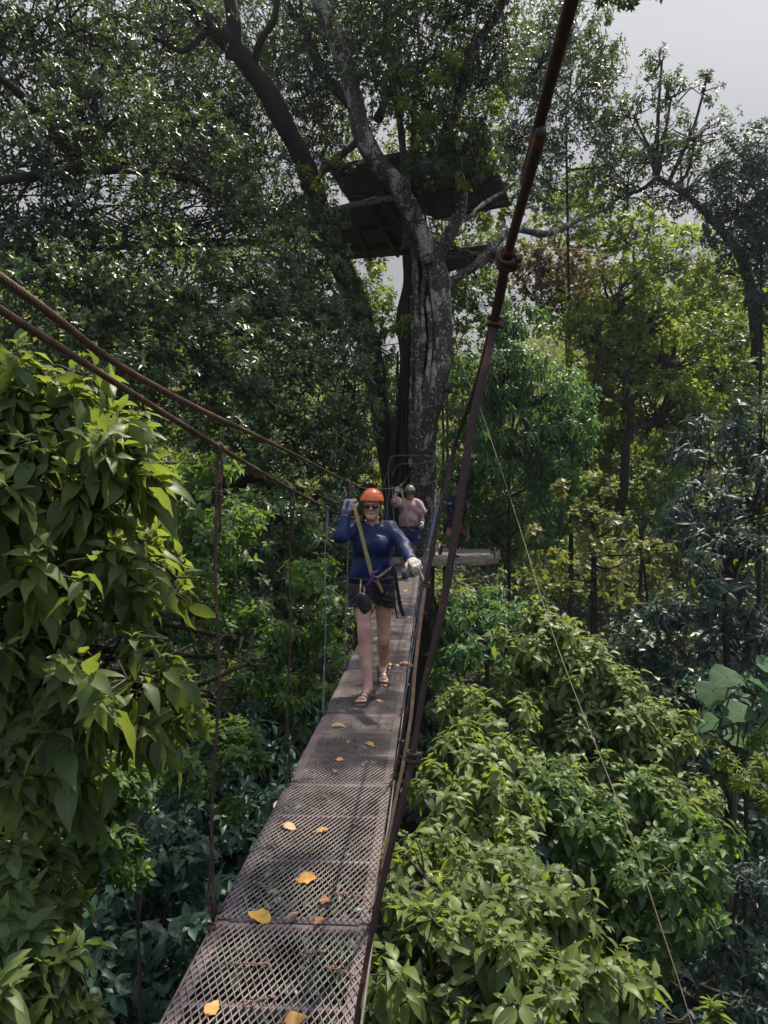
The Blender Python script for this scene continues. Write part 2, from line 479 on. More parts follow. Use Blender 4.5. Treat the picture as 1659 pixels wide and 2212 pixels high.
M['deck'] = solid('weathered_deck_steel', (.25, .205, .21), (.13, .105, .11), .6, .1, 5, .2, .001, wear=(.10, .060, .045))
M['deck_frame'] = solid('dark_frame_steel', (.16, .135, .14), (.085, .07, .075), .6, .3, 7, .2, .001, wear=(.075, .042, .03))
M['cable'] = solid('rusty_wire_rope', (.17, .105, .078), (.080, .050, .040), .62, .25, 30, .2, .001, spec=.4)
M['sleeve'] = solid('dark_rubber_sleeve', (.050, .028, .026), (.028, .019, .019), .7, 0, 7, .3, .002, wear=(.15, .055, .032))
M['tan_rope'] = solid('tan_rope', (.36, .23, .15), (.22, .14, .09), .8, 0, 40, .4, .001)
M['thin_line'] = solid('weathered_line', (.16, .13, .085), (.08, .065, .045), .8, 0, 40, .3, .001)
M['grey_cord'] = solid('blue_grey_cord', (.20, .23, .27), (.11, .13, .16), .6, .1, 40, .2, .001)
M['galv'] = solid('galvanised_clamp', (.22, .21, .20), (.10, .085, .075), .5, .6, 40, .2, .001)
M['rustclamp'] = solid('rusty_clamp', (.095, .062, .048), (.045, .030, .026), .65, .4, 40, .3, .001)
M['plank'] = solid('grey_plank', (.30, .26, .235), (.17, .145, .13), .8, 0, 5, .4, .004, stretch=(.4, 4, 4))
M['plank_edge'] = solid('sawn_plank_edge', (.34, .26, .16), (.20, .15, .10), .8, 0, 9, .3, .003)
M['hut_wood'] = solid('dark_hut_wood', (.075, .062, .060), (.034, .028, .030), .8, 0, 4, .4, .004, stretch=(1, 5, 1))
M['hut_tin'] = solid('rusty_corrugated_tin', (.13, .10, .10), (.06, .05, .055), .7, .2, 3, .3, .004)
M['zip'] = solid('zip_line_steel', (.45, .47, .5), (.3, .32, .34), .4, .4, 10, 0)

M['skin_w'] = skin_mat('fair_skin', (.47, .285, .225), (.40, .205, .16))
M['skin_m'] = skin_mat('tanned_skin', (.28, .15, .10), (.22, .105, .072))
M['skin_g'] = skin_mat('brown_skin', (.23, .125, .085), (.18, .09, .06))
M['navy'] = cloth_mat('navy_sports_fabric', (.005, .018, .080), (.003, .011, .052), .52, 10, .25, (1, 1, .45), .95, .04)
M['navy_shirt'] = cloth_mat('dark_navy_cotton', (.018, .020, .042), (.010, .012, .028), .75, 16, .3)
M['pink'] = cloth_mat('dusty_pink_cotton', (.36, .235, .25), (.28, .175, .19), .8, 8, .25, (1, 1, .7), 1.0)
M['black_cloth'] = cloth_mat('black_shorts_fabric', (.010, .010, .016), (.006, .006, .010), .6, 16, .35, (1, 1, .6), .6)
M['blue_shorts'] = cloth_mat('royal_blue_fabric', (.012, .020, .20), (.008, .012, .13), .6, 14, .35, (1, 1, .6), .5, .1, (.25, .28, .5))
M['glove'] = cloth_mat('pale_leather', (.42, .40, .37), (.29, .27, .25), .75, 30, .3, (1, 1, 1), .6)
M['glove_purple'] = cloth_mat('purple_knit', (.10, .075, .19), (.07, .05, .13), .8, 40, .2)
M['glove_tan'] = cloth_mat('tan_leather', (.33, .22, .14), (.24, .15, .10), .7, 30, .3)
M['helmet_orange'] = solid('orange_plastic', (.66, .125, .025), (.60, .105, .02), .30, 0, 2.5, 0, .001, .5, coat=.4, detail=2)
M['helmet_grey'] = solid('grey_green_plastic', (.20, .20, .165), (.16, .16, .135), .35, 0, 2.5, 0, .001, .5, coat=.3, detail=2)
M['helmet_dark'] = solid('dark_plastic', (.030, .028, .032), (.020, .020, .024), .4, 0, 5, .02, .001, .5)
M['lens'] = solid('brown_lens', (.045, .016, .010), (.030, .010, .007), .08, 0, 3, 0, spec=.7)
M['frame_metal'] = solid('gold_wire_frame', (.20, .14, .09), (.14, .09, .06), .3, .8, 20, 0)
M['black_plastic'] = solid('black_plastic', (.016, .016, .021), (.011, .011, .015), .45, 0, 12, .1, .001)
M['webbing'] = solid('black_webbing', (.014, .013, .016), (.008, .008, .010), .75, 0, 90, .4, .001)
M['web_tan'] = solid('tan_webbing', (.32, .22, .17), (.20, .13, .10), .75, 0, 60, .3, .001)
M['web_red'] = solid('red_webbing', (.28, .055, .04), (.18, .03, .025), .75, 0, 60, .3, .001)
M['lanyard'] = solid('olive_yellow_webbing', (.34, .28, .11), (.19, .155, .06), .75, 0, 55, .5, .001, stretch=(1, 1, .3))
M['purple_cord'] = solid('purple_cord', (.085, .022, .16), (.05, .012, .10), .7, 0, 60, .4, .001)
M['hair_w'] = solid('auburn_hair', (.16, .070, .035), (.075, .032, .018), .5, 0, 50, .8, .003, stretch=(3, 3, .5))
M['hair_d'] = solid('dark_hair', (.020, .014, .011), (.010, .008, .007), .5, 0, 50, .8, .003)
M['lip'] = solid('lip', (.30, .115, .10), (.25, .09, .08), .45, 0, 20, 0)
M['eye'] = solid('eye', (.03, .02, .015), (.02, .015, .012), .15, 0, 3, 0)
M['white_print'] = solid('white_print', (.75, .75, .75), (.65, .65, .65), .6, 0, 5, 0)
M['blue_print'] = solid('light_blue_print', (.14, .32, .55), (.10, .24, .45), .6, 0, 5, 0)
M['sandal'] = solid('grey_sandal_strap', (.11, .10, .10), (.06, .055, .055), .7, 0, 60, .3, .001)
M['sole'] = solid('dark_sole', (.035, .033, .035), (.02, .02, .02), .8, 0, 20, .2, .001)
M['shoe'] = solid('navy_sneaker', (.022, .026, .05), (.014, .016, .032), .7, 0, 40, .3, .001)
M['sock'] = solid('white_sock', (.55, .55, .56), (.42, .42, .43), .85, 0, 60, .3, .001)

def dry_mat(name, a, b):
    m, nt, out = newmat(name)
    col = ramp(nt, noise(nt, 45, 4), [(.3, b), (.65, a)])
    bs = N(nt, 'ShaderNodeBsdfPrincipled', Roughness=.6); nt.links.new(col, bs.inputs['Base Color'])
    tr = N(nt, 'ShaderNodeBsdfTranslucent'); nt.links.new(col, tr.inputs['Color'])
    mx = N(nt, 'ShaderNodeMixShader'); mx.inputs[0].default_value = .2
    nt.links.new(bs.outputs[0], mx.inputs[1]); nt.links.new(tr.outputs[0], mx.inputs[2]); nt.links.new(mx.outputs[0], out.inputs[0]); return m
M['dry_yellow'] = dry_mat('yellow_dead_leaf', (.62, .40, .07), (.50, .26, .04))
M['dry_amber'] = dry_mat('amber_dead_leaf', (.50, .27, .07), (.36, .16, .04))
M['dry_tan'] = dry_mat('tan_dead_leaf', (.46, .29, .16), (.32, .18, .09))
M['dry_brown'] = dry_mat('brown_dead_leaf', (.33, .15, .075), (.18, .08, .04))
M['dry_rose'] = dry_mat('pinkish_dead_twig', (.26, .16, .14), (.16, .09, .08))

def ground_mat():
    m, nt, out = newmat('forest_floor')
    n1 = noise(nt, .7, 8, .65); n2 = noise(nt, 14, 6, .7)
    col = ramp(nt, n2, [(.3, (.016, .012, .010)), (.55, (.045, .032, .024)), (.72, (.10, .075, .06))])
    f = ramp(nt, n1, [(.5, (0, 0, 0)), (.62, (.8, .8, .8))]); col = mixc(nt, f, col, (.022, .034, .014))
    bs = N(nt, 'ShaderNodeBsdfPrincipled', Roughness=.9); nt.links.new(col, bs.inputs['Base Color'])
    nt.links.new(bump(nt, n2, .8, .06), bs.inputs['Normal']); nt.links.new(bs.outputs[0], out.inputs[0]); return m
M['ground'] = ground_mat()
# ------------------------------------------------------------------ camera, sky, sun
cam = bpy.data.cameras.new('camera'); camo = bpy.data.objects.new('camera', cam); COL.objects.link(camo)
camo.location = Vector(CAM); camo.rotation_euler = (math.pi / 2 - PITCH, 0, 0)
cam.sensor_fit = 'VERTICAL'; cam.sensor_height = 36.0; cam.lens = F / 2212.0 * 36.0
cam.clip_start = 0.05; cam.clip_end = 2000
sc.camera = camo
SUN_EL, SUN_AZ = math.radians(64), math.radians(38)      # azimuth from straight ahead (+Y) towards +X
SUN_DIR = V(math.sin(SUN_AZ) * math.cos(SUN_EL), math.cos(SUN_AZ) * math.cos(SUN_EL), math.sin(SUN_EL))
w = bpy.data.worlds.new('World'); sc.world = w; w.use_nodes = True
nt = w.node_tree; nt.nodes.clear()
wo = nt.nodes.new('ShaderNodeOutputWorld'); bg = nt.nodes.new('ShaderNodeBackground')
sky = nt.nodes.new('ShaderNodeTexSky'); sky.sky_type = 'NISHITA'; sky.sun_disc = False
sky.sun_elevation = SUN_EL; sky.sun_rotation = SUN_AZ
sky.air_density = 1.0; sky.dust_density = 3.0; sky.ozone_density = 1.5; sky.altitude = 600
# thin bright cloud sheet over the blue
cl = noise(nt, 1.6, 5, .55, coord='Generated', stretch=(1, 1, 2.2), dist=.6)
cf = ramp(nt, cl, [(.28, (.72,) * 3), (.62, (1, 1, 1))])
hs = nt.nodes.new('ShaderNodeHueSaturation'); hs.inputs['Saturation'].default_value = .06; hs.inputs['Value'].default_value = 1.0
nt.links.new(sky.outputs[0], hs.inputs['Color'])
cloudcol = mixc(nt, .75, hs.outputs[0], (6.7, 6.75, 7.0))
tc0 = nt.nodes.new('ShaderNodeTexCoord'); vd0 = N(nt, 'ShaderNodeVectorMath', operation='DOT_PRODUCT'); nt.links.new(tc0.outputs['Generated'], vd0.inputs[0]); vd0.inputs[1].default_value = (.15, .80, -.58)
fr0 = N(nt, 'ShaderNodeMapRange'); nt.links.new(vd0.outputs['Value'], fr0.inputs[0])          # cloud bank ahead, blue sky overhead and behind
fr0.inputs['From Min'].default_value = -.25; fr0.inputs['From Max'].default_value = .35; fr0.inputs['To Min'].default_value = .42; fr0.inputs['To Max'].default_value = 1.0
cfm = N(nt, 'ShaderNodeMath', operation='MULTIPLY'); nt.links.new(cf, cfm.inputs[0]); nt.links.new(fr0.outputs[0], cfm.inputs[1])
skycol = mixc(nt, cfm.outputs[0], sky.outputs[0], cloudcol)
# sky gain raised overhead and behind the camera, out of view, to brighten the deck
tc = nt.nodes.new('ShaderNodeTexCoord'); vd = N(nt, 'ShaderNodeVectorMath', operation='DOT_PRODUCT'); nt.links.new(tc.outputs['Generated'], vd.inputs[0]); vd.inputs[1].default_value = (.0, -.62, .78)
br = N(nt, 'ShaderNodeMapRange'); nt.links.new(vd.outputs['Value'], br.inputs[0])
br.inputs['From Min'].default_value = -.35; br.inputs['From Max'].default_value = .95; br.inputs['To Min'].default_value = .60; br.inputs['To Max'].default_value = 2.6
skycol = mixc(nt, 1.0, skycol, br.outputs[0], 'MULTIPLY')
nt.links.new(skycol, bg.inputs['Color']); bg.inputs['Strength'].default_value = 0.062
nt.links.new(bg.outputs[0], wo.inputs[0])
sl = bpy.data.lights.new('sun', 'SUN'); sl.energy = 5.0; sl.angle = math.radians(.6); sl.color = (1.0, .91, .72)
so = bpy.data.objects.new('sun', sl); COL.objects.link(so); so.location = (20, 40, 60)
so.rotation_euler = Vector(-SUN_DIR).to_track_quat('-Z', 'Y').to_euler()
sc.view_settings.view_transform = 'Standard'; sc.view_settings.look = 'None'
sc.view_settings.exposure = 0.75; sc.view_settings.gamma = 1.0
sc.cycles.max_bounces = 5; sc.cycles.diffuse_bounces = 3; sc.cycles.glossy_bounces = 2; sc.cycles.transmission_bounces = 3
sc.cycles.transparent_max_bounces = 4; sc.cycles.caustics_reflective = False; sc.cycles.caustics_refractive = False
sc.cycles.use_denoising = True
try: sc.cycles.denoising_prefilter = 'ACCURATE'
except Exception: pass

# ------------------------------------------------------------------ terrain
def ground_h(x, y):
    h = 0.0 * x + 2.2
    h = h + 0.30 * np.maximum(0, np.abs(x - .5) - 5) ** 1.05                     # sides of the gully
    h = h + 0.32 * np.maximum(0, y - 24) - 0.20 * np.maximum(0, y - 85)
    h = h + .5 * np.sin(x * .21 + 1) * np.cos(y * .17) + .25 * np.sin(x * .6) * np.sin(y * .5 + 2)
    return np.minimum(h, 30 + 0.02 * np.hypot(x, y))
gx = np.concatenate([-np.geomspace(60, 900, 14)[::-1], np.linspace(-56, 56, 113), np.geomspace(60, 900, 14)])
gy = np.concatenate([-np.geomspace(20, 900, 12)[::-1], np.linspace(-18, 110, 129), np.geomspace(114, 1200, 14)])
GX, GY = np.meshgrid(gx, gy, indexing='ij')
gm = MB(); gm.add(np.stack([GX, GY, ground_h(GX, GY)], -1).reshape(-1, 3), grid_faces(len(gx), len(gy), False))
go = gm.build('ground', M['ground']); tag(go, 'brown leaf-littered forest floor of the gully under the bridge', 'ground', kind='structure')

# ------------------------------------------------------------------ the bridge line (needed to keep foliage off it)
PANEL = 1.33
def deck_edge(D): return -0.203 + 0.0624 * D          # x of the edge on the open side
DW = 0.53
_zd = np.array([[-3, -1.28], [0, -1.40], [2.5, -1.445], [3.85, -1.475], [5.2, -1.50], [7, -1.49], [9, -1.465], [13, -1.445], [16.2, -1.41]])
def deck_z(D): return ZC + np.interp(D, _zd[:, 0], _zd[:, 1])

def keep_off_bridge(P):
    """True where a leaf cluster is clear of the walkway and of the camera"""
    x, y, z = P[:, 0], P[:, 1], P[:, 2]
    e = -0.203 + 0.0624 * y
    dz = z - deck_z(y)
    inside = (x > e - DW - .42) & (x < e + .50) & (dz > -.22) & (dz < 2.3) & (y < 17.2)
    onplat = (x > -.5) & (x < 3.1) & (y > 15.6) & (y < 20.4) & (z > ZC - 1.5) & (z < ZC + .9)
    return ~inside & ~onplat & (np.linalg.norm(P - CAM, axis=1) > 1.15)

# ------------------------------------------------------------------ foliage
def leaf_template(nseg, width, fold=.25, droop=.25, pw=.85, skew=0.0):
    """unit leaf along +Y, normal +Z; returns verts, loops, sizes, uv"""
    if nseg <= 1:
        v = [(0, 0, 0), (-width, .45, fold * width), (width, .45, fold * width), (0, 1, -droop * .6)]
        return np.array(v), np.array([0, 2, 3, 0, 3, 1]), np.array([3, 3]), np.array([(0, 0), (-1, .45), (1, .45), (0, 1.)])
    v = [(0, 0, 0)]; uv = [(0, 0)]
    for i in range(1, nseg):
        t = i / nseg; ww = width * math.sin(math.pi * t ** pw) ** .9; z = -droop * t ** 1.8
        wv = .03 * math.sin(i * 2.4)
        v += [(-ww, t, z + fold * ww + wv), (0, t, z), (ww, t, z + fold * ww - wv)]; uv += [(-ww / width, t), (0, t), (ww / width, t)]
    v.append((0, 1.06, -droop * 1.2)); uv.append((0, 1)); n = len(v) - 1
    L = []; S = []
    def f(*a): L.extend(a); S.append(len(a))
    f(0, 2, 1); f(0, 3, 2)
    for i in range(1, nseg - 1):
        a = 1 + 3 * (i - 1); b = a + 3
        f(a, a + 1, b + 1, b); f(a + 1, a + 2, b + 2, b + 1)
    a = 1 + 3 * (nseg - 2); f(a, a + 1, n); f(a + 1, a + 2, n)
    return np.array(v), np.array(L), np.array(S), np.array(uv)

TPL = {'big': leaf_template(7, .25, .34, .42, .82), 'mid': leaf_template(4, .25, .30, .32, .85), 'long': leaf_template(4, .13, .3, .35, .8),
       'oval': leaf_template(3, .27, .28, .12, 1.0), 'tiny': leaf_template(1, .25, .35, .12), 'round': leaf_template(1, .36, .25, .05), 'droop': leaf_template(3, .17, .3, .45, .85)}

def whorls(C, A, g, k, size, spread=(50, 100), gravity=.25, tpl='mid', jit=.3, stem=.5, tint=None, flatten=0.0):
    """leaves around each twig end. C,A: n x 3 ends and axes. Returns arrays of leaf base, direction, normal, size, tint"""
    n = len(C)
    up = np.tile([0, 0, 1.0], (n, 1)); U = np.cross(A, up + g.normal(0, .2, (n, 3))); U = nrm_rows(U); W = np.cross(A, U)
    kk = np.arange(k)
    ph = (kk * 2.39996)[None] + g.uniform(0, 6.28, (n, 1)) + g.normal(0, .25, (n, k))
    age = np.linspace(0, 1, k)[None] if k > 1 else np.ones((1, 1)) * .6          # young leaves stand up at the shoot tip, old ones spread below
    th = np.radians(spread[0] + (spread[1] - spread[0]) * np.clip(age + g.normal(0, .16, (n, k)), 0, 1.1))
    d = np.cos(th)[..., None] * A[:, None] + np.sin(th)[..., None] * (np.cos(ph)[..., None] * U[:, None] + np.sin(ph)[..., None] * W[:, None])
    d[..., 2] -= gravity * g.uniform(.3, 1.6, (n, k)) * (.35 + .9 * age)
    d = nrm_rows(d)
    sz = size * g.uniform(.78, 1.16, (n, k)) * (.62 + .42 * age)
    base = C[:, None] - A[:, None] * (stem * size * np.clip(age * .9 + g.uniform(-.1, .2, (n, k)), 0, 1.2))[..., None]
    nn = A[:, None] * .8 + np.array([0, 0, .55]) + g.normal(0, jit, (n, k, 3))
    nn = nn - (nn * d).sum(-1, keepdims=True) * d; nn = nrm_rows(nn)
    t0 = g.uniform(0, 1, (n, 1)) if tint is None else np.asarray(tint)[:, None]
    t = np.clip(.42 * t0 + .22 * g.uniform(0, 1, (n, k)) + .34 * (1 - age), 0, .9) + (g.uniform(0, 1, (n, k)) > .985) * .1
    return base.reshape(-1, 3), d.reshape(-1, 3), nn.reshape(-1, 3), sz.ravel(), t.ravel()

def leaves_mesh(name, parts, mat, parent):
    """parts: list of (template key, base, dir, normal, size, tint); one mesh"""
    v_, l_, s_, t_, u_ = [], [], [], [], []; c = 0
    for key, B, d, nn, sz, tt in parts:
        T, L, S, UV = TPL[key]; n = len(B); X = np.cross(d, nn)
        v = B[:, None] + sz[:, None, None] * (T[None, :, 0, None] * X[:, None] + T[None, :, 1, None] * d[:, None] + T[None, :, 2, None] * nn[:, None])
        v_.append(v.reshape(-1, 3)); m = len(T)
        l_.append((L[None] + (np.arange(n) * m)[:, None] + c).ravel()); s_.append(np.tile(S, n))
        t_.append(np.repeat(tt, m)); u_.append(np.tile(UV, (n, 1))); c += n * m
    o_ = ORIGIN[parent.name] if parent else np.zeros(3)
    me = mesh_from(name, np.concatenate(v_) - o_, np.concatenate(l_), np.concatenate(s_), mat, True, np.concatenate(t_), np.concatenate(u_))
    return link(name, me, parent, o_)

def sticks(mb, A, B, ra, rb, sag=.12, g=None, sides=3, tint=.5):
    """n thin bent stems A->B in one go"""
    n = len(A)
    if n == 0: return
    Mp = (A + B) / 2; Lg = np.linalg.norm(B - A, axis=1, keepdims=True)
    Mp = Mp + (g.normal(0, .09, (n, 3)) * Lg if g is not None else 0) + np.array([0, 0, 1.]) * sag * Lg * .5
    P = np.stack([A, Mp, B], 1); T = nrm_rows(np.stack([Mp - A, B - A, B - Mp], 1))
    U = nrm_rows(np.cross(T, np.array([.31, .52, .8]))); W = np.cross(T, U)
    a = np.linspace(0, 2 * math.pi, sides, endpoint=False)
    r = np.stack([np.full(n, ra), np.full(n, (ra + rb) / 2), np.full(n, rb)], 1)
    v = P[:, :, None] + r[:, :, None, None] * (np.cos(a)[None, None, :, None] * U[:, :, None] + np.sin(a)[None, None, :, None] * W[:, :, None])
    gf = grid_faces(3, sides)
    mb.add(v.reshape(-1, 3), (gf[None] + (np.arange(n) * 3 * sides)[:, None, None]).reshape(-1, 4), tint)

def rand_dirs(g, n):
    v = g.normal(0, 1, (n, 3)); return nrm_rows(v)

def lobe(px, py, D, rx, ry, rd=None):
    c = at(px, py, D); k = D / F
    return (c, np.array([rx * k, (rx + ry) * .5 * k if rd is None else rd, ry * k]))

def crown_tips(g, lobes, clumps, tips, cr, shell=(.55, 1.0), upb=.45, low_cut=None):
    """twig ends: clumps on the lobes' shells, ends scattered in each clump. returns ends, axes, clump tint, clump centres"""
    Cs, As, Ts, CC = [], [], [], []
    clumps = np.array(clumps)
    for (c, r), nc in zip(lobes, clumps):
        d = rand_dirs(g, nc)
        rr = g.uniform(shell[0], shell[1], (nc, 1)) ** .7
        cc = c + d * r * rr
        CC.append(cc)
        cs = cr * r.mean() * g.uniform(.7, 1.35, (nc, 1, 1))
        o = g.normal(0, 1, (nc, tips, 3)); o = nrm_rows(o) * g.uniform(.15, 1, (nc, tips, 1)) ** .5
        o[..., 2] *= .72
        P = cc[:, None] + o * cs
        A = nrm_rows(o * .7 + nrm_rows(d / r)[:, None] * .55 + np.array([0, 0, upb]) + g.normal(0, .22, o.shape))
        Cs.append(P.reshape(-1, 3)); As.append(A.reshape(-1, 3))
        Ts.append(np.repeat(np.clip(g.normal(.5, .26, nc), 0, 1), tips))
    return np.concatenate(Cs), np.concatenate(As), np.concatenate(Ts), CC

NLEAF = [0]
def plant(name, label, cat, lobes, leaf, mat, size, tips=14, clumps=None, cov=3.0, k=6, cr=.30, seed=1, spread=(45, 95), gravity=.25, upb=.45,
          trunk=None, trunk_r=(.10, .04), bark='bark_plain', stems=False, stem_mat='stem_green', shell=(.5, 1.0), group=None, base=None, limbs=True,
          keep=None, extra=None, stem=.5, crown_name='crown', trunk_name='trunk', kind=None, jit=.3, mix=None):
    g = np.random.default_rng(seed)
    Tm, L_, S_, _ = TPL[leaf]
    la = size ** 2 * np.abs(Tm[:, 0]).max() * 1.15
    if clumps is None:
        clumps = [max(3, int(cov * math.pi * r[0] * r[2] / (la * k * tips))) for c, r in lobes]
    cen = np.mean([c for c, r in lobes], axis=0)
    if base is None:
        bx_, by_ = cen[0], cen[1]; base = V(bx_, by_, float(ground_h(np.array(bx_), np.array(by_))))
    t = thing(name, base, label, cat, group, kind)
    C, A, T, CC = crown_tips(g, lobes, clumps, tips, cr, shell, upb)
    ok = keep_off_bridge(C)
    if keep is not None: ok &= keep(C)
    C, A, T = C[ok], A[ok], T[ok]
    grp = np.zeros(len(C), int); sets = [(leaf, 1.0, k)]
    if mix:
        q_ = g.uniform(0, 1, len(C)); acc_ = 0
        for n_, (lk, frac, sm, kk) in enumerate(mix): grp[(q_ >= acc_) & (q_ < acc_ + frac)] = n_ + 1; acc_ += frac; sets.append((lk, sm, kk))
    parts = []
    for n_, (lk, sm, kk) in enumerate(sets):
        s_ = grp == n_
        if not s_.any(): continue
        scl = g.uniform(.75, 1.2, s_.sum())
        B, d, nn, sz, tt = whorls(C[s_], A[s_], g, kk, size * sm, spread, gravity, lk, jit, stem, tint=T[s_])
        parts.append((lk, B, d, nn, sz * np.repeat(scl, kk), tt)); NLEAF[0] += len(B)
    if extra: parts += extra(g, C, A, T)
    leaves_mesh(crown_name, parts, M[mat], t)
    if limbs or trunk is not None:
        mb = MB()
        if trunk is None:
            top = cen.copy(); top[2] -= .1 * (lobes[0][1][2])
            mid = (base * .55 + top * .45) + np.array([g.normal(0, .25), g.normal(0, .25), 0])
            trunk = [base, mid, top]
        tr = np.array(trunk)
        tube(mb, tr, list(np.linspace(trunk_r[0], trunk_r[1], len(tr))), n=max(10, 5 * len(tr)), sides=9, wob=.12, seed=seed)
        Q = resample(tr, 40)
        if limbs:
            for (c, r), cc in zip(lobes, CC):
                i = np.argmin(np.linalg.norm(Q - (c - np.array([0, 0, .5 * r[2]])), axis=1)); p = Q[i]
                hub = c - np.array([0, 0, .25 * r[2]])
                if np.linalg.norm(hub - p) > .1:
                    tube(mb, [p, (p + hub) / 2 + g.normal(0, .08, 3) * np.linalg.norm(hub - p), hub], [trunk_r[1] * 1.1, trunk_r[1] * .8, trunk_r[1] * .5], n=8, sides=6, wob=.1, seed=seed)
                m = min(len(cc), 60)
                sticks(mb, np.tile(hub, (m, 1)) + g.normal(0, .1, (m, 3)) * r, cc[:m], trunk_r[1] * .42, trunk_r[1] * .12, .15, g, 4)
        mb.build(trunk_name, M[bark], t)
    if stems:
        ms = MB(); Cc = np.concatenate(CC); ntip = tips
        ctr = np.repeat(Cc, ntip, axis=0)[ok]
        sticks(ms, ctr + (C - ctr) * .05, C - A * size * .05, size * .028, size * .016, .05, g, 4)
        ms.build('twig', M[stem_mat], t)
    return t
# ------------------------------------------------------------------ suspension bridge
I0, I1 = -4, 10
bD = [2.52 + PANEL * i for i in range(I0, I1 + 1)]          # panel joints
bridge = thing('suspension_bridge', V(deck_edge(2.5) - DW / 2, 2.5, float(deck_z(2.5))), 'narrow hanging footbridge of brown expanded-metal panels and wire ropes', 'bridge')
# one expanded-metal sheet in local space, shared by all panels
def sheet_mesh():
    a, b = .0230, .0520; nx = 23; ny = int((PANEL - .012) / b * 2)
    P = []; idx = {}
    for j in range(ny + 1):
        for i in range(nx + (0 if j % 2 else 1)):
            x = -DW / 2 + (i + (.5 if j % 2 else 0)) * (DW / nx); y = .006 + j * b / 2
            idx[(i, j)] = len(P); P.append((x, y))
    P = np.array(P); A, B = [], []
    for (i, j), q in idx.items():
        if j == ny: continue
        for di in ((-1, 0) if j % 2 == 0 else (0, 1)):
            r = idx.get((i + di, j + 1))
            if r is not None: A.append(q); B.append(r)
    A, B = np.array(A), np.array(B); pa, pb = P[A], P[B]
    d = nrm_rows(pb - pa); nrm2 = np.stack([-d[:, 1], d[:, 0]], 1) * .0015
    sgn = np.where(d[:, 0] > 0, 1, -1)[:, None]
    h = .0014
    # strands are twisted a little out of plane like real expanded metal
    v = np.stack([np.c_[pa - nrm2, -h + 0 * sgn], np.c_[pa + nrm2, h + 0 * sgn], np.c_[pb - nrm2, -h * .2 + 0 * sgn], np.c_[pb + nrm2, h * 1.8 + 0 * sgn],
                  np.c_[pa - nrm2, -h - .0016 + 0 * sgn], np.c_[pa + nrm2, h - .0016 + 0 * sgn], np.c_[pb - nrm2, -h * .2 - .0016 + 0 * sgn], np.c_[pb + nrm2, h * 1.8 - .0016 + 0 * sgn]], 1)
    f = np.array([[0, 2, 3, 1], [4, 5, 7, 6], [0, 4, 6, 2], [1, 3, 7, 5]])
    n = len(A); F_ = (f[None] + (np.arange(n) * 8)[:, None, None]).reshape(-1)
    return mesh_from('deck_mesh', v.reshape(-1, 3), F_, np.full(n * 4, 4), M['deck'], False)
SHEET = sheet_mesh()
fm = MB()
for sx in (-1, 1):
    box(fm, (sx * (DW / 2 - .004), PANEL / 2, -.020), .006, PANEL - .01, .030, bev=.001)
    box(fm, (sx * (DW / 2 - .021), PANEL / 2, -.0075), .034, PANEL - .012, .004)
for y in (.022, .45, .90, PANEL - .022): box(fm, (0, y, -.018 if y in (.45, .90) else -.022), DW - .016, .024 if y in (.45, .90) else .036, .024, bev=.002)
o_ = np.concatenate(fm.v); FRAME = mesh_from('panel_frame', o_, np.concatenate(fm.l), np.concatenate(fm.n), M['deck_frame'], False, np.concatenate(fm.t))
org = ORIGIN[bridge.name]
g = np.random.default_rng(5)
for i in range(len(bD) - 1):
    d0, d1 = bD[i], bD[i + 1]
    p0 = V(deck_edge(d0) - DW / 2, d0, deck_z(d0)); p1 = V(deck_edge(d1) - DW / 2, d1, deck_z(d1))
    yy = nrm(p1 - p0); xx = nrm(np.cross(yy, [0, 0, 1])); roll = g.normal(0, .006); xx = nrm(xx + V(0, 0, roll)); zz = np.cross(xx, yy)
    mw = Matrix(((xx[0], yy[0], zz[0], p0[0] - org[0]), (xx[1], yy[1], zz[1], p0[1] - org[1]), (xx[2], yy[2], zz[2], p0[2] - org[2]), (0, 0, 0, 1)))
    o = bpy.data.objects.new('deck_panel', SHEET); COL.objects.link(o); o.parent = bridge; o.matrix_local = mw
    q = bpy.data.objects.new('panel_frame', FRAME); COL.objects.link(q); q.parent = o

# main ropes: points (sheet px, py, D)
L_ROPE = [V(-.568 + .063 * (d_ - 2.52), d_, ZC + .47 - .125 * d_ + .0045 * d_ * d_) for d_ in (-2.5, -1.2, .0, 1.247, 2.52, 3.85, 5.18, 6.5)] + [ at(790, 1108, 9.2), at(822, 1060, 14), at(836, 1022, 17.3)]
R_ROPE = [V(.02, -2.5, ZC + .80), at(1245, -40, .60), at(1165, 300, .78), at(1094, 560, 1.02), at(1064, 700, 1.22), at(1028, 835, 1.62), at(984, 957, 2.52), at(967, 1022, 3.85), at(953, 1062, 5.18), at(947, 1080, 6.5), at(943, 1094, 9.2), at(940, 1092, 13), at(938, 1040, 17.2)]
S_ROPE = [V(-.75, -2.5, ZC + .78), V(-.68, -1.2, ZC + .56), V(-.614, 0, ZC + .42), at(0, 600, 1.07), at(250, 785, 1.48), at(420, 879, 1.98), at(550, 940, 2.67), at(650, 989, 3.67), at(715, 1023, 4.8), at(750, 1040, 5.86), at(800, 1056, 8.4), at(863, 1051, 13.75), at(884, 1026, 17.3)]
def rope_at(path, D):
    Q = resample(path, 600); return Q[np.argmin(np.abs(Q[:, 1] - D))]
for nm, path, r in (('suspension_rope', L_ROPE, .0084), ('safety_rope', S_ROPE, .0078)):
    mb = MB(); rope(mb, path, r); mb.build(nm, M['cable'], bridge)
mb = MB(); rope(mb, R_ROPE, .0064, amp=.06); mb.build('suspension_rope', M['sleeve'], bridge)

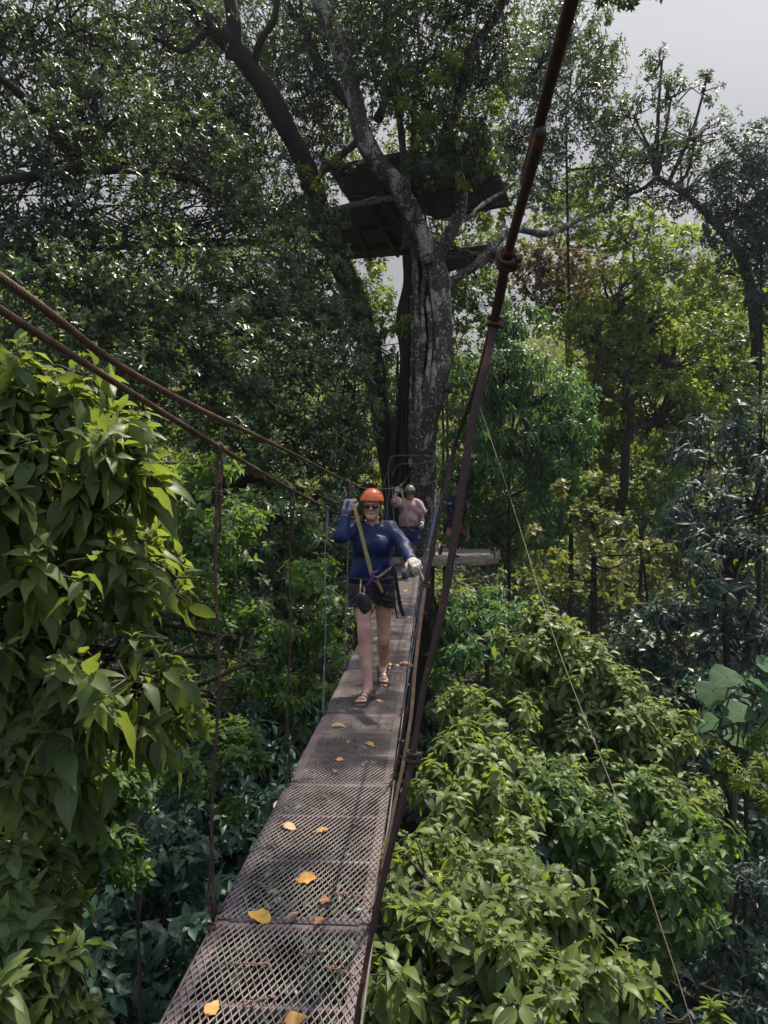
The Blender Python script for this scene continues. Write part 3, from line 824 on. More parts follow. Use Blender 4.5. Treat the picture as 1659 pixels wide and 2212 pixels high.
def clamp(mb, c, ax, R):
    """U-bolt wire clamp: two rings, saddle and nuts"""
    ax = nrm(ax); side = nrm(np.cross(ax, [.2, .9, .3]))
    for s in (-.6, .6): ring(mb, c + ax * R * s, ax, R * 1.0, R * .34, 14, 6)
    for s in (-1, 1):
        box(mb, c + side * R * 1.25 + ax * R * .6 * s, R * 1.0, R * .9, R * .9, bev=R * .2)
    box(mb, c + side * R * .9, R * 1.1, R * 1.1, R * 1.9, bev=R * .25)

def hanger(p, q, r, mat, near, sleeve=None, knots=(.0, .09, .86), knotR=None, path=None):
    """hanging rope from the main rope p to the deck edge q: loop over the rope, clamps, lower loop round the deck bar"""
    ax = nrm(q - p); L = np.linalg.norm(q - p)
    mb = MB(); gg = np.random.default_rng(int(abs(p[1]) * 977) % 9999 + int(p[0] * 100) % 77)
    bow = gg.normal(0, .006, (5, 3)) * near
    pts = [p + ax * L * t + bow[i] for i, t in enumerate((.0, .25, .5, .75, 1.0))]
    if path is not None: tube(mb, path[0], path[1], n=60, sides=10, wob=.05, seed=4)
    else: tube(mb, pts, r, n=30, sides=8)
    sd = nrm(np.cross(ax, [0, 1, 0]))
    ol = .10 * L
    if near:
        # doubled part of the top loop and of the bottom loop
        tube(mb, [p + V(0, 0, .012), p + sd * r * 2.6 + ax * ol * .4, p + sd * r * 1.6 + ax * ol, p + ax * ol * 1.8 + sd * r * 1.7], r * .95, n=14, sides=8)
        tube(mb, [q, q - sd * r * 3 - ax * .05 * L, q - ax * .12 * L - sd * r * 1.8, q - ax * .24 * L - sd * r * 1.5], r * .95, n=14, sides=8)
        ring(mb, p + V(0, 0, -.004), nrm(V(.1, 1, -.1)), .017, r * .8, 16, 6)
    ho = mb.build('hanger', M[mat], bridge)
    mc = MB()
    for kk in knots: clamp(mc, (p + ax * L * kk + ax * .012) if np.isscalar(kk) else kk, ax, (r * 1.75 if near else r * 1.9) if knotR is None else knotR)
    mc.build('clamp', M['rustclamp' if mat != 'grey_cord' else 'galv'], ho)
    if sleeve:
        ms = MB(); a_, b_, smat, sr = sleeve
        tube(ms, [p + ax * L * a_, p + ax * L * (a_ + b_) / 2 + V(.004, 0, 0), p + ax * L * b_], sr, n=20, sides=10, wob=.07, seed=3)
        ms.build('hanger_sleeve', M[smat], ho)
    return ho
for i in range(-1, I1 - I0 + 1):
    D = bD[i] if i >= 0 else None
    if D is None or D < .9: continue
    near = D < 7
    for side in (-1, 1):
        p = rope_at(L_ROPE if side < 0 else R_ROPE, D)
        q = V(deck_edge(D) - (DW + .012 if side < 0 else -.012), D, float(deck_z(D)) - .006)
        if side < 0:
            if D < 2: continue                                   # outside the picture beside the camera
            mat = 'sleeve' if D < 5 else 'grey_cord'
            hanger(p, q, .0056 if D < 5 else .0040, mat, near)
        else:
            if D < 2:
                hp = [at(x_, y_, 1.20) for x_, y_ in ((1068, 694), (1056, 760), (1041, 821), (1020, 913), (1005, 1005), (992, 1097), (974, 1210), (955, 1320), (936, 1400), (914, 1492), (890, 1640), (862, 1760), (835, 1870), (806, 2000), (782, 2130), (762, 2260))]
                hp.append(q); hr = [.0062, .0066, .0068, .0068, .0068, .0066, .0064, .0062, .0058, .0052, .0052, .0060, .0058, .0050, .0042, .0040, .0040]
                hanger(hp[0], q, .0058, 'sleeve', 0, None, (hp[0], at(890, 1634, 1.20)), .0095, (hp, hr))
                mk = MB(); c_ = at(1095, 558, 1.02); clamp(mk, c_, hp[0] - c_, .0120); clamp(mk, c_ + nrm(hp[0] - c_) * .012, hp[0] - c_, .0100); mk.build('clamp', M['rustclamp'], bridge)
                mk = MB(); tube(mk, [at(1094, 560, 1.02), at(1088, 610, 1.08), at(1078, 660, 1.14), hp[0]], .0055, n=16, sides=8); mk.build('rope_tail', M['sleeve'], bridge)
            elif D < 3:
                hp = [p] + [at(x_, y_, D) for x_, y_ in ((976, 1000), (964, 1050), (951, 1100), (941, 1150), (931, 1205), (919, 1262), (905, 1370), (896, 1450), (888, 1543), (873, 1640), (852, 1740), (826, 1880))] + [q]
                ho = hanger(p, q, .0060, 'tan_rope', 0, None, (p, hp[6], hp[12]), .0095, (hp, [.0055] * 6 + [.0062] * 8))
                ms = MB(); tube(ms, hp[:7], .0078, n=40, sides=10, wob=.07, seed=3); ms.build('hanger_sleeve', M['sleeve'], ho)
            else:
                hp = None
                if D < 4: hp = ([p] + [at(x_, y_, D) for x_, y_ in ((956, 1072), (944, 1130), (933, 1190), (923, 1250), (912, 1325), (897, 1420), (881, 1520))] + [q], [.0056] * 9)
                hanger(p, q, .0056 if D < 5 else .0034, 'sleeve' if D < 5 else 'grey_cord', 0 if hp else near, None, (.0, .09, .86) if D < 7 else (.03, .9), None, hp)
# tie-off loops of thin line along the open edge of the deck
mb = MB(); Dl = np.linspace(1.3, 15.6, 60)
tube(mb, [V(deck_edge(d) + .016, d, float(deck_z(d)) + .004 + .006 * math.sin(d * 5)) for d in Dl], .0045, n=140, sides=6); mb.build('edge_cable', M['deck_frame'], bridge)
mb = MB()
tube(mb, [V(deck_edge(d) - DW - .010, d, float(deck_z(d)) - .012) for d in Dl], .006, n=100, sides=6); mb.build('edge_cable', M['deck_frame'], bridge)
# bolts and tie wires clustered at the joints of the open edge
for D in bD:
    if D < 1.5 or D > 9: continue
    mb = MB()
    for s in (-.05, .06):
        c = V(deck_edge(D + s) + .006, D + s, float(deck_z(D + s)) + .002)
        box(mb, c, .030, .020, .014, bev=.003); ring(mb, c + V(.008, 0, .010), V(0, 1, 0), .012, .003, 12, 5)
        c2 = V(deck_edge(D + s) - DW - .002, D + s, float(deck_z(D + s)) + .002); box(mb, c2, .026, .020, .012, bev=.003)
        ring(mb, c2 + V(-.004, 0, .008), V(0, 1, .2), .011, .003, 12, 5)
    mb.build('bolt', M['rustclamp'], bridge)
# ------------------------------------------------------------------ the great fig tree with the platform
base = V(.72, 18.3, float(ground_h(np.array(.72), np.array(18.3))))
fig = thing('fig_tree', base, 'great grey fig tree with pale lichen patches, carrying the hut and the plank platform', 'tree')
def pp(*a): return [at(*q) for q in a]
mb = MB()     # old dark trunk made of fused roots
tube(mb, [base + V(.1, 0, -.6)] + pp((912, 1640, 18.2), (905, 1400, 18.2), (888, 1200, 18.25), (873, 1020, 18.3), (876, 900, 18.3), (886, 790, 18.3), (880, 690, 18.3), (889, 600, 18.3), (884, 520, 18.3), (874, 420, 18.4)),
     [.9, .60, .56, .46, .31, .25, .24, .22, .21, .19, .15], n=130, sides=26, wob=.24, seed=2)
for (a, r, s) in ((((852, 1190, 17.9), (846, 1090, 17.9), (850, 1000, 18.0), (860, 900, 18.1), (868, 800, 18.2)), [.22, .18, .12, .08, .05], 5),
                  (((895, 1640, 17.8), (892, 1400, 17.8), (880, 1210, 17.75), (872, 1080, 17.75), (882, 960, 17.85), (884, 820, 18.0), (878, 640, 18.3)), [.34, .34, .30, .22, .13, .10, .07], 6),
                  ):
    tube(mb, pp(*a), r, n=60, sides=12, wob=.13, seed=s)
tube(mb, pp((934, 930, 18.0), (934, 860, 18.05), (932, 760, 18.05), (930, 660, 18.05), (922, 570, 18.1)), [.16, .13, .12, .12, .10], n=50, sides=10, wob=.12, seed=78)
tube(mb, pp((908, 960, 18.15), (912, 860, 18.15), (914, 740, 18.15), (908, 620, 18.2), (900, 520, 18.2)), [.22, .19, .16, .14, .12], n=60, sides=12, wob=.15, seed=77)
for s in range(7):      # hanging root strands on the trunk face
    x0 = 850 + s * 11 + 5 * math.sin(s * 3); tube(mb, pp((x0 + 6, 1180, 17.62), (x0 + 4 * math.sin(s), 1040, 17.6), (x0 + 7, 900, 17.72), (x0 + 9, 760, 17.85)), [.05, .045, .035, .03], n=40, sides=6, wob=.2, seed=s)
mb.build('trunk', M['bark_dark'], fig)
mb = MB()     # pale lichened stem with its branches
tube(mb, pp((917, 1660, 17.95), (916, 1400, 17.95), (912, 1240, 17.8), (911, 1100, 17.75), (914, 1000, 17.6), (921, 910, 17.5), (940, 850, 17.45), (955, 775, 17.5), (955, 690, 17.55), (947, 610, 17.55), (927, 545, 17.5), (893, 470, 17.3), (857, 400, 17.1), (815, 350, 16.9), (783, 290, 16.8), (762, 205, 16.7), (742, 130, 16.6), (712, 60, 16.5), (684, -20, 16.4)),
     [.20, .24, .30, .33, .31, .28, .26, .235, .23, .25, .25, .22, .22, .225, .22, .19, .18, .17, .17], n=230, sides=20, wob=.10, seed=11)
for a, r, s_ in ((((908, 990, 17.5), (905, 942, 17.5), (900, 874, 17.5), (904, 806, 17.55), (902, 704, 17.65), (898, 601, 17.8), (894, 520, 17.9)), [.16, .12, .10, .09, .08, .09, .09], 50),
                 (((916, 900, 17.4), (911, 858, 17.45), (909, 806, 17.5), (916, 738, 17.55), (912, 653, 17.6), (918, 585, 17.5)), [.09, .07, .06, .065, .05, .06], 51),
                 (((915, 880, 17.35), (924, 806, 17.35), (930, 738, 17.4), (928, 687, 17.45), (922, 640, 17.5)), [.07, .06, .055, .05, .05], 52),
                 (((893, 1010, 17.55), (890, 930, 17.6), (889, 840, 17.7), (892, 740, 17.8), (889, 640, 18.0)), [.12, .08, .06, .05, .04], 53)):
    tube(mb, pp(*a), r, n=70, sides=10, wob=.2, seed=s_)
tube(mb, pp((940, 600, 17.5), (951, 545, 17.4), (966, 520, 17.35), (984, 480, 17.3), (997, 440, 17.3), (992, 370, 17.2), (988, 320, 17.2), (965, 287, 17.1), (985, 240, 17.0), (1003, 170, 16.9), (1020, 110, 16.8), (1065, 45, 16.8), (1090, -10, 16.8)),
     [.15, .15, .145, .14, .135, .13, .13, .15, .12, .11, .105, .10, .10], n=150, sides=14, wob=.10, seed=12)
tube(mb, pp((950, 650, 17.6), (968, 618, 17.5), (1000, 592, 17.4), (1035, 566, 17.4), (1075, 520, 17.6), (1115, 496, 18), (1180, 505, 18.6), (1240, 480, 19.5), (1300, 455, 20)), [.12, .11, .10, .10, .09, .08, .08, .06, .04], n=90, sides=10, wob=.12, seed=13)
tube(mb, pp((985, 480, 17.3), (1012, 470, 17.6), (1045, 440, 18), (1090, 412, 18.6), (1130, 380, 19)), [.07, .06, .05, .045, .03], n=60, sides=9, wob=.1, seed=14)
tube(mb, pp((876, 540, 18.1), (876, 470, 18), (877, 410, 17.7), (872, 345, 17.5), (865, 270, 17.3), (850, 190, 17.2), (842, 110, 17.1), (830, 20, 17.0)), [.11, .10, .10, .09, .085, .08, .07, .06], n=90, sides=10, wob=.12, seed=15)
tube(mb, pp((872, 400, 17.7), (890, 330, 17.5), (893, 240, 17.3), (905, 120, 17.1), (900, 10, 17)), [.06, .05, .045, .04, .03], n=60, sides=8, wob=.1, seed=16)
ball(mb, at(968, 838, 17.25), V(.11, .10, .11)); ball(mb, at(925, 560, 17.3), V(.16, .16, .14))
mb.build('limb', M['bark_fig'], fig)
mb = MB()     # dark leaning trunk and the great dark bough
tube(mb, pp((878, 1240, 18.9), (850, 1080, 18.9), (832, 960, 18.9), (818, 860, 18.8), (800, 760, 18.7), (780, 690, 18.6), (750, 610, 18.4), (722, 540, 18.2), (695, 460, 17.8), (668, 380, 17.3), (645, 325, 16.9), (616, 275, 16.5), (592, 225, 16.2), (548, 155, 15.8), (500, 95, 15.4), (455, 55, 15), (415, 20, 14.8), (370, -30, 14.5)),
     [.30, .28, .26, .27, .28, .28, .27, .26, .25, .24, .23, .22, .22, .21, .19, .17, .15, .14], n=190, sides=16, wob=.13, seed=21)
tube(mb, pp((503, 130, 15.5), (505, 60, 15.3), (494, -20, 15.2)), [.16, .15, .14], n=26, sides=10, wob=.12, seed=22)
tube(mb, pp((548, 155, 15.8), (560, 95, 15.5), (590, 45, 15.3), (600, -10, 15.2)), [.09, .08, .07, .06], n=30, sides=8, wob=.12, seed=23)
tube(mb, pp((450, 60, 15), (420, 95, 14.8), (390, 110, 14.5), (350, 90, 14.3), (300, 70, 14)), [.06, .055, .05, .045, .03], n=40, sides=8, wob=.12, seed=24)
tube(mb, pp((762, 230, 16.8), (700, 160, 16.9), (660, 70, 17), (620, 10, 17)), [.13, .12, .11, .10], n=44, sides=10, wob=.12, seed=25)
tube(mb, pp((780, 300, 16.9), (745, 330, 17), (700, 370, 17.2), (660, 420, 17.4), (620, 450, 17.5)), [.08, .07, .06, .05, .03], n=50, sides=8, wob=.12, seed=26)
tube(mb, pp((770, 250, 16.9), (735, 200, 17), (690, 190, 17.2), (640, 220, 17.4)), [.06, .05, .045, .03], n=40, sides=8, wob=.12, seed=27)
tube(mb, pp((815, 260, 17.3), (840, 200, 17.4), (870, 160, 17.5), (910, 130, 17.6)), [.10, .09, .07, .05], n=40, sides=8, wob=.12, seed=28)
# low boughs reaching out over the gully
tube(mb, pp((800, 1060, 18.5), (700, 1075, 17), (600, 1060, 14.5), (520, 1038, 13), (450, 1042, 12), (395, 1064, 11.2), (330, 1068, 10.8), (260, 1050, 10.4)), [.20, .18, .16, .14, .13, .12, .10, .07], n=90, sides=10, wob=.16, seed=29)
tube(mb, pp((700, 480, 17.9), (560, 520, 16), (400, 525, 14.5), (300, 530, 13.8), (210, 538, 13.2)), [.13, .10, .08, .07, .04], n=70, sides=9, wob=.14, seed=30)
tube(mb, pp((720, 540, 18.1), (560, 470, 15.5), (440, 400, 14), (330, 372, 13), (180, 366, 12), (80, 378, 11.2), (-30, 395, 10.6)), [.12, .10, .085, .075, .07, .07, .065], n=90, sides=10, wob=.16, seed=31)
tube(mb, pp((330, 372, 13), (235, 345, 12.6), (160, 325, 12.2), (100, 270, 11.8), (40, 200, 11.4), (-30, 150, 11)), [.05, .11, .13, .08, .06, .05], n=60, sides=10, wob=.16, seed=32)
mb.build('bough', M['bark_dark'], fig)

def fig_crown(name, lobes, leaf, mat, size, cov, k, tips, cr, seed, gravity=.25, spread=(45, 95), shell=(.3, 1), keep=None, upb=.45):
    g = np.random.default_rng(seed)
    la = size ** 2 * np.abs(TPL[leaf][0][:, 0]).max() * 1.15
    cl = [max(3, int(cov * (c_[3] if len(c_) > 3 else 1) * math.pi * c_[1][0] * c_[1][2] / (la * k * tips))) for c_ in lobes]
    C, A, T, CC = crown_tips(g, [l[:2] for l in lobes], cl, tips, cr, shell, upb)
    ok = keep_off_bridge(C)
    if keep is not None: ok &= keep(C)
    C, A, T = C[ok], A[ok], T[ok]
    B, d, nn, sz, tt = whorls(C, A, g, k, size, spread, gravity, leaf, tint=T)
    NLEAF[0] += len(B)
    return (leaf, B, d, nn, sz, tt), CC
def L(px, py, D, rx, ry, rd=None, f=1.0): return (*lobe(px, py, D, rx, ry, rd), f)

# high crown: thin enough for the sky to break through
hi = [L(590, 80, 18.5, 160, 150), L(420, 40, 18, 120, 110), L(700, 140, 17.5, 150, 170), L(860, 120, 17, 150, 170, f=1.0), L(950, 240, 17.5, 110, 140, f=.9), L(1050, 110, 17.5, 130, 130, f=.75), L(780, -40, 17, 240, 120),
      L(1000, -30, 17, 180, 120), L(400, 230, 17, 170, 130), L(300, 40, 15, 170, 150, f=1.2), L(470, 250, 18.5, 150, 130), L(150, 60, 13, 190, 160, f=1.3), L(-20, 120, 12.5, 150, 200, f=1.3), L(520, 330, 19, 130, 130, f=1.05), L(190, 240, 12.5, 200, 120, f=.85),
      L(380, 320, 14, 200, 130, f=.95), L(80, 330, 11.5, 160, 120, f=.8), L(690, 300, 19.5, 100, 120), L(690, 470, 16.4, 60, 60, f=.8), L(745, 640, 17.2, 45, 60, f=.8), L(590, 450, 17.5, 140, 90), L(430, 450, 14, 200, 110, f=1.25), L(200, 470, 12.5, 220, 110, f=1.1), L(20, 480, 11.5, 140, 130, f=1.2),
      L(1030, 330, 16.3, 55, 90, f=.9), L(930, 330, 16.2, 70, 70, f=.6)]
p1, cc1 = fig_crown('crown', hi, 'tiny', 'leaf_fig', .115, 2.9, 6, 9, .34, 101)
leaves_mesh('crown', [p1], M['leaf_fig'], fig)
mb = MB(); gg = np.random.default_rng(3)
for (c, r, f), cc in zip(hi, cc1):
    m = min(len(cc), 55); hub = c - V(0, 0, .3 * r[2]); sticks(mb, np.tile(hub, (m, 1)) + gg.normal(0, .25, (m, 3)) * r, cc[:m], .022, .007, .1, gg, 4)
mb.build('twig', M['bark_limb'], fig)
# boughs of the crown reaching over the bridge, above the picture, that keep the walkway in shade
ov = [(V(2.2 + .06 * y0 + .2 * ((i_ * 7) % 3 - 1), y0 + 3.4, ZC + 9.0 + .5 * (i_ % 2)), V(1.1, 1.3, .6), 2.4) for i_, y0 in enumerate((-2, -.3, 1.4, 3.0, 4.6, 6.2, 7.8))] + [(V(2.4, 12.5, ZC + 11.5), V(1.8, 1.8, .9), 1.0), (V(3.0, 15, ZC + 12), V(2, 2, 1), 1.0), (at(1380, -25, 12.5), V(.7, .6, .5), .6), (at(1500, -30, 12.5), V(.6, .6, .4), .5)]
p0, cc0 = fig_crown('crown', ov, 'tiny', 'leaf_fig', .15, 2.6, 6, 14, .42, 100)
leaves_mesh('crown', [p0], M['leaf_fig'], fig)
mb = MB(); gg = np.random.default_rng(2)
tube(mb, [at(684, -20, 16.4), V(0, 15, ZC + 12.5), V(2.2, 12.5, ZC + 12), V(2.9, 9, ZC + 10.2), V(2.4, 4.5, ZC + 9.6)], [.16, .14, .12, .09, .05], n=50, sides=9, wob=.12, seed=40)
tube(mb, [V(2.2, 12.5, ZC + 12), V(4, 12, ZC + 11), at(1440, -60, 12.4)], [.08, .06, .03], n=20, sides=7, wob=.12, seed=41)
for (c, r, f), cc in zip(ov, cc0):
    m = min(len(cc), 30); sticks(mb, np.tile(c + V(0, 0, .3), (m, 1)) + gg.normal(0, .2, (m, 3)) * r, cc[:m], .02, .007, .1, gg, 4)
mb.build('bough', M['bark_limb'], fig)
# fresh leafy shoots on the young stems in front of the hut
ym = [L(1030, 340, 16.2, 50, 80), L(940, 300, 16.4, 60, 60), L(900, 200, 16.4, 70, 90), L(960, 180, 16.4, 60, 90), L(1050, 250, 16.3, 50, 60), L(860, 120, 16.4, 80, 80), L(870, 700, 17.2, 20, 40), L(700, 370, 16.4, 50, 50)]
p4, cc4 = fig_crown('crown', ym, 'tiny', 'leaf_yellow', .17, 1.5, 6, 5, .36, 104)
leaves_mesh('crown', [p4], M['leaf_yellow'], fig)
# glossy skirt of small leaves hanging low over the gully
lo_ = [L(620, 640, 14.5, 160, 130), L(720, 700, 15, 100, 120), L(470, 640, 13.5, 200, 130), L(300, 640, 12.5, 200, 140), L(110, 640, 11.5, 200, 140), L(560, 800, 13.2, 200, 130), L(720, 860, 14.2, 115, 130), L(400, 800, 12.2, 190, 130),
       L(640, 960, 13, 150, 110), L(480, 930, 12, 150, 90, f=.6), L(740, 980, 14, 70, 90), L(640, 560, 15.5, 110, 80), L(690, 1130, 12.5, 75, 120), L(590, 1130, 11.2, 120, 120), L(660, 1300, 11.6, 100, 130), L(540, 1280, 10.6, 110, 110), L(210, 800, 11.4, 180, 120), L(760, 1100, 15.5, 60, 100), L(740, 1230, 14, 60, 100), L(500, 1060, 13.5, 150, 90, f=.8), L(600, 1220, 13, 110, 90), L(690, 1420, 12, 60, 90), L(450, 1180, 13, 110, 90)]
p2, cc2 = fig_crown('crown', lo_, 'tiny', 'leaf_skirt', .128, 4.0, 7, 10, .36, 102, gravity=.35, upb=.3)
leaves_mesh('crown', [p2], M['leaf_skirt'], fig)
mb = MB()
for (c, r, f), cc in zip(lo_, cc2):
    m = min(len(cc), 50); hub = c + V(.3, .8, .1) ; sticks(mb, np.tile(hub, (m, 1)) + gg.normal(0, .3, (m, 3)) * r, cc[:m], .020, .006, .1, gg, 4)
mb.build('twig', M['bark_limb'], fig)

# ------------------------------------------------------------------ near shrubs and small trees
def big_extra(mat_small_size): return None
plant('broadleaf_tree', 'big-leaved sapling with drooping pale-edged leaves crowding under the twin wire ropes', 'tree',
      [lobe(-40, 900, 2.75, 170, 150, .45), lobe(110, 840, 2.9, 120, 90, .4), lobe(240, 930, 3.0, 90, 90, .3), lobe(60, 1040, 2.8, 190, 120, .4), lobe(60, 1290, 2.8, 220, 140, .45), lobe(270, 1170, 3.15, 130, 70, .35), lobe(370, 1250, 3.2, 110, 90, .3),
       lobe(210, 1400, 3.0, 210, 120, .45), lobe(440, 1400, 3.35, 110, 70, .3), lobe(90, 1530, 2.9, 180, 110, .4), lobe(330, 1510, 3.3, 130, 90, .35), lobe(510, 1370, 3.4, 80, 50, .22), lobe(470, 1490, 3.5, 90, 60, .25), lobe(330, 1010, 3.1, 60, 60, .2), lobe(540, 1420, 3.6, 50, 40, .2), lobe(120, 1640, 3.3, 130, 80, .3)],
      'big', 'leaf_big', .135, tips=7, clumps=[11, 9, 7, 13, 14, 9, 9, 14, 9, 11, 10, 6, 7, 4, 4, 9], k=7, cr=.44, seed=31, spread=(28, 112), gravity=.62, upb=.7, trunk=[V(-2.3, 3.9, -.5 + 2.6), V(-2.0, 3.6, 7.5), V(-1.75, 3.3, 10.4), V(-1.5, 3.1, 11.8)],
      trunk_r=(.07, .022), stems=True, stem=1.15, mix=[('mid', .34, .62, 8), ('big', .14, 1.25, 5)], base=V(-2.3, 3.9, float(ground_h(np.array(-2.3), np.array(3.9)))), jit=.35)
plant('small_leaf_shrub', 'small oval-leaved shrub with pale rosettes hanging below the big-leaved sapling', 'shrub',
      [lobe(170, 1690, 3.9, 140, 120), lobe(250, 1800, 4.2, 90, 130), lobe(120, 1830, 4.0, 110, 130), lobe(480, 1640, 5.2, 110, 110), lobe(370, 1620, 4.8, 100, 70)],
      'oval', 'leaf_green', .085, tips=10, clumps=[20, 13, 15, 14, 10], k=7, cr=.30, seed=32, gravity=.1, upb=.8, trunk_r=(.016, .009), stems=True)
plant('pale_shrub', 'pale green broad-leaved bush in the bottom corner, lit at its tips', 'shrub',
      [lobe(10, 1950, 2.7, 90, 120), lobe(70, 2090, 2.6, 100, 110), lobe(-30, 2180, 2.4, 130, 130), lobe(110, 1900, 3.2, 80, 90), lobe(130, 2210, 2.8, 70, 70)],
      'mid', 'leaf_big', .125, tips=6, clumps=[9, 9, 10, 7, 5], k=7, cr=.38, seed=33, gravity=.3, upb=.7, trunk_r=(.016, .009), stems=True)
GU = 'dark shrubs in the gully below the bridge'
for n_, (lb, sz, sd, txt) in enumerate((
    ([lobe(420, 1850, 7.0, 150, 150), lobe(330, 1980, 6.2, 170, 140)], .19, 41, 'dark shrub with long bluish leaves beside the first hanging rope'),
    ([lobe(540, 1720, 8.2, 130, 140), lobe(600, 1600, 9.0, 100, 130)], .19, 42, 'dark broad-leaved shrub between the first and second hanging ropes'),
    ([lobe(250, 2140, 5.4, 210, 130), lobe(400, 2190, 5.6, 140, 110)], .19, 43, 'dark shrub lowest in the gully, against the picture edge under the mesh corner'),
    ([lobe(620, 1830, 7.2, 120, 130), lobe(560, 1960, 6.4, 130, 130), lobe(640, 2040, 6.6, 120, 120)], .19, 44, 'dark shrub half hidden behind the sloping mesh edge of the bridge'),
    ([lobe(150, 2010, 6.6, 150, 150)], .17, 45, 'dark leafy bush in shadow behind the pale bush'))):
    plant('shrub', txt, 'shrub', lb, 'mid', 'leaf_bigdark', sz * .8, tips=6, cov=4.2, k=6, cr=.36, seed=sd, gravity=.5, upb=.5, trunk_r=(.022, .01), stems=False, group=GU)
plant('shrub', 'tangled twiggy shrub of grey-green leaves behind the thin blue hanging cords', 'shrub', [lobe(690, 1260, 9.5, 70, 110), lobe(700, 1420, 9.8, 75, 120), lobe(600, 1440, 9.6, 100, 110), lobe(660, 1560, 9.4, 80, 110)],
      'mid', 'leaf_green', .15, tips=6, cov=3.6, k=6, cr=.36, seed=46, gravity=.5, trunk_r=(.03, .012))
plant('shrub', 'dull olive shrub in the shade between the big-leaved sapling and the fig boughs', 'shrub', [lobe(420, 1080, 9, 130, 110), lobe(380, 1200, 8.5, 120, 110), lobe(480, 1190, 9.5, 110, 110), lobe(500, 1400, 9, 100, 110)],
      'mid', 'leaf_green', .13, tips=6, cov=3.6, k=6, cr=.36, seed=47, gravity=.4, trunk_r=(.03, .012))

# bushes climbing beside the open edge of the bridge
def right_of(Pt): return Pt[:, 0] > -9
plant('broadleaf_bush', 'large-leaved bush hugging the open edge of the bridge, lowest and nearest to the mesh', 'shrub',
      [lobe(930, 1900, 3.5, 130, 110, .4), lobe(1040, 1960, 3.4, 150, 120, .4), lobe(1190, 1960, 3.6, 130, 120, .4), lobe(920, 2080, 3.0, 140, 110, .35), lobe(1080, 2110, 3.0, 170, 120, .4), lobe(1260, 2100, 3.4, 110, 130, .4), lobe(1180, 2210, 3.1, 160, 110, .4), lobe(900, 2210, 2.9, 120, 90, .3), lobe(1000, 1830, 4.0, 110, 80, .35), lobe(1130, 1850, 4.0, 110, 90, .35)],
      'big', 'leaf_big', .120, tips=8, clumps=[13, 16, 15, 11, 16, 12, 13, 9, 11, 11], k=7, cr=.42, seed=51, spread=(28, 112), gravity=.6, upb=.75, trunk_r=(.05, .02), stems=True, stem=1.15, keep=right_of, mix=[('mid', .38, .62, 8), ('big', .10, 1.35, 5), ('round', .08, .45, 8)])
plant('leafy_bush', 'tall sunlit bush with pointed light green leaves rising beside the guide rope', 'shrub',
      [lobe(1160, 1380, 7.2, 90, 75, .5), lobe(1230, 1440, 7.1, 110, 80, .55), lobe(1290, 1520, 6.9, 120, 90, .6), lobe(1150, 1480, 7.2, 90, 100, .5), lobe(1380, 1580, 6.7, 110, 85, .55), lobe(1250, 1620, 6.6, 130, 90, .6), lobe(1440, 1670, 6.5, 110, 90, .5), lobe(1350, 1700, 6.3, 120, 90, .6)],
      'mid', 'leaf_big', .135, tips=10, clumps=[13, 16, 18, 12, 16, 17, 15, 16], k=7, cr=.36, seed=52, spread=(50, 105), gravity=.45, upb=.8, trunk_r=(.05, .02), stems=True, stem=1.15, mix=[('mid', .35, .68, 8), ('big', .08, 1.2, 5)])
plant('leafy_bush', 'dense bush with dull green pointed leaves below the sunlit bush, crossed by the guide rope', 'shrub',
      [lobe(1180, 1720, 5.6, 110, 80, .5), lobe(1300, 1810, 5.4, 120, 90, .5), lobe(1440, 1800, 5.6, 120, 100, .5), lobe(1400, 1920, 5.2, 120, 100, .5), lobe(1500, 1900, 5.8, 70, 90, .4), lobe(1330, 2010, 5.2, 100, 100, .5), lobe(1290, 1700, 6, 100, 80, .5)],
      'mid', 'leaf_green', .135, tips=9, clumps=[13, 15, 16, 14, 9, 12, 11], k=7, cr=.36, seed=53, spread=(50, 105), gravity=.5, upb=.75, trunk_r=(.05, .02), stems=True, stem=1.15, mix=[('mid', .35, .7, 8)])
plant('leafy_bush', 'bush of greyish pointed leaves tucked close to the bridge edge behind the rope clamp', 'shrub',
      [lobe(1010, 1640, 5.6, 80, 80, .4), lobe(1080, 1560, 6.4, 90, 70, .45), lobe(960, 1720, 5.0, 70, 70, .35), lobe(1060, 1720, 5.0, 110, 80, .45), lobe(1010, 1520, 7.2, 70, 60, .4), lobe(1120, 1640, 5.8, 80, 70, .4)],
      'mid', 'leaf_big', .115, tips=8, clumps=[11, 11, 9, 12, 8, 9], k=7, cr=.38, seed=54, spread=(50, 105), gravity=.45, upb=.75, trunk_r=(.06, .025))
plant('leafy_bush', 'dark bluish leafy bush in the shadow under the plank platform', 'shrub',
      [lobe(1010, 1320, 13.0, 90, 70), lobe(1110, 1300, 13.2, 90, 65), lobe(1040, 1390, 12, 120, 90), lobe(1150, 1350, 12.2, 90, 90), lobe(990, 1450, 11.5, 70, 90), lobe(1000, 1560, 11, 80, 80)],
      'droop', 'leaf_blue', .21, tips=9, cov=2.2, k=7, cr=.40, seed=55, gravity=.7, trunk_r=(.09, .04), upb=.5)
plant('climbing_plant', 'light green big-leaved climber clinging to the lower trunk of the fig tree', 'plant',
      [lobe(962, 1330, 17.2, 22, 40, .3), lobe(955, 1420, 17.2, 22, 40, .3), lobe(948, 1500, 17.2, 18, 40, .3), lobe(972, 1385, 17.2, 16, 30, .3)], 'mid', 'leaf_monstera', .42, tips=5, clumps=[3, 3, 3, 2], k=3, cr=.5, seed=56, gravity=.6, limbs=False, upb=.2,
      trunk=[at(935, 1620, 17.6), at(938, 1500, 17.45), at(944, 1400, 17.45), at(948, 1310, 17.5)], trunk_r=(.03, .015), bark='stem_green', trunk_name='vine_stem', crown_name='foliage')
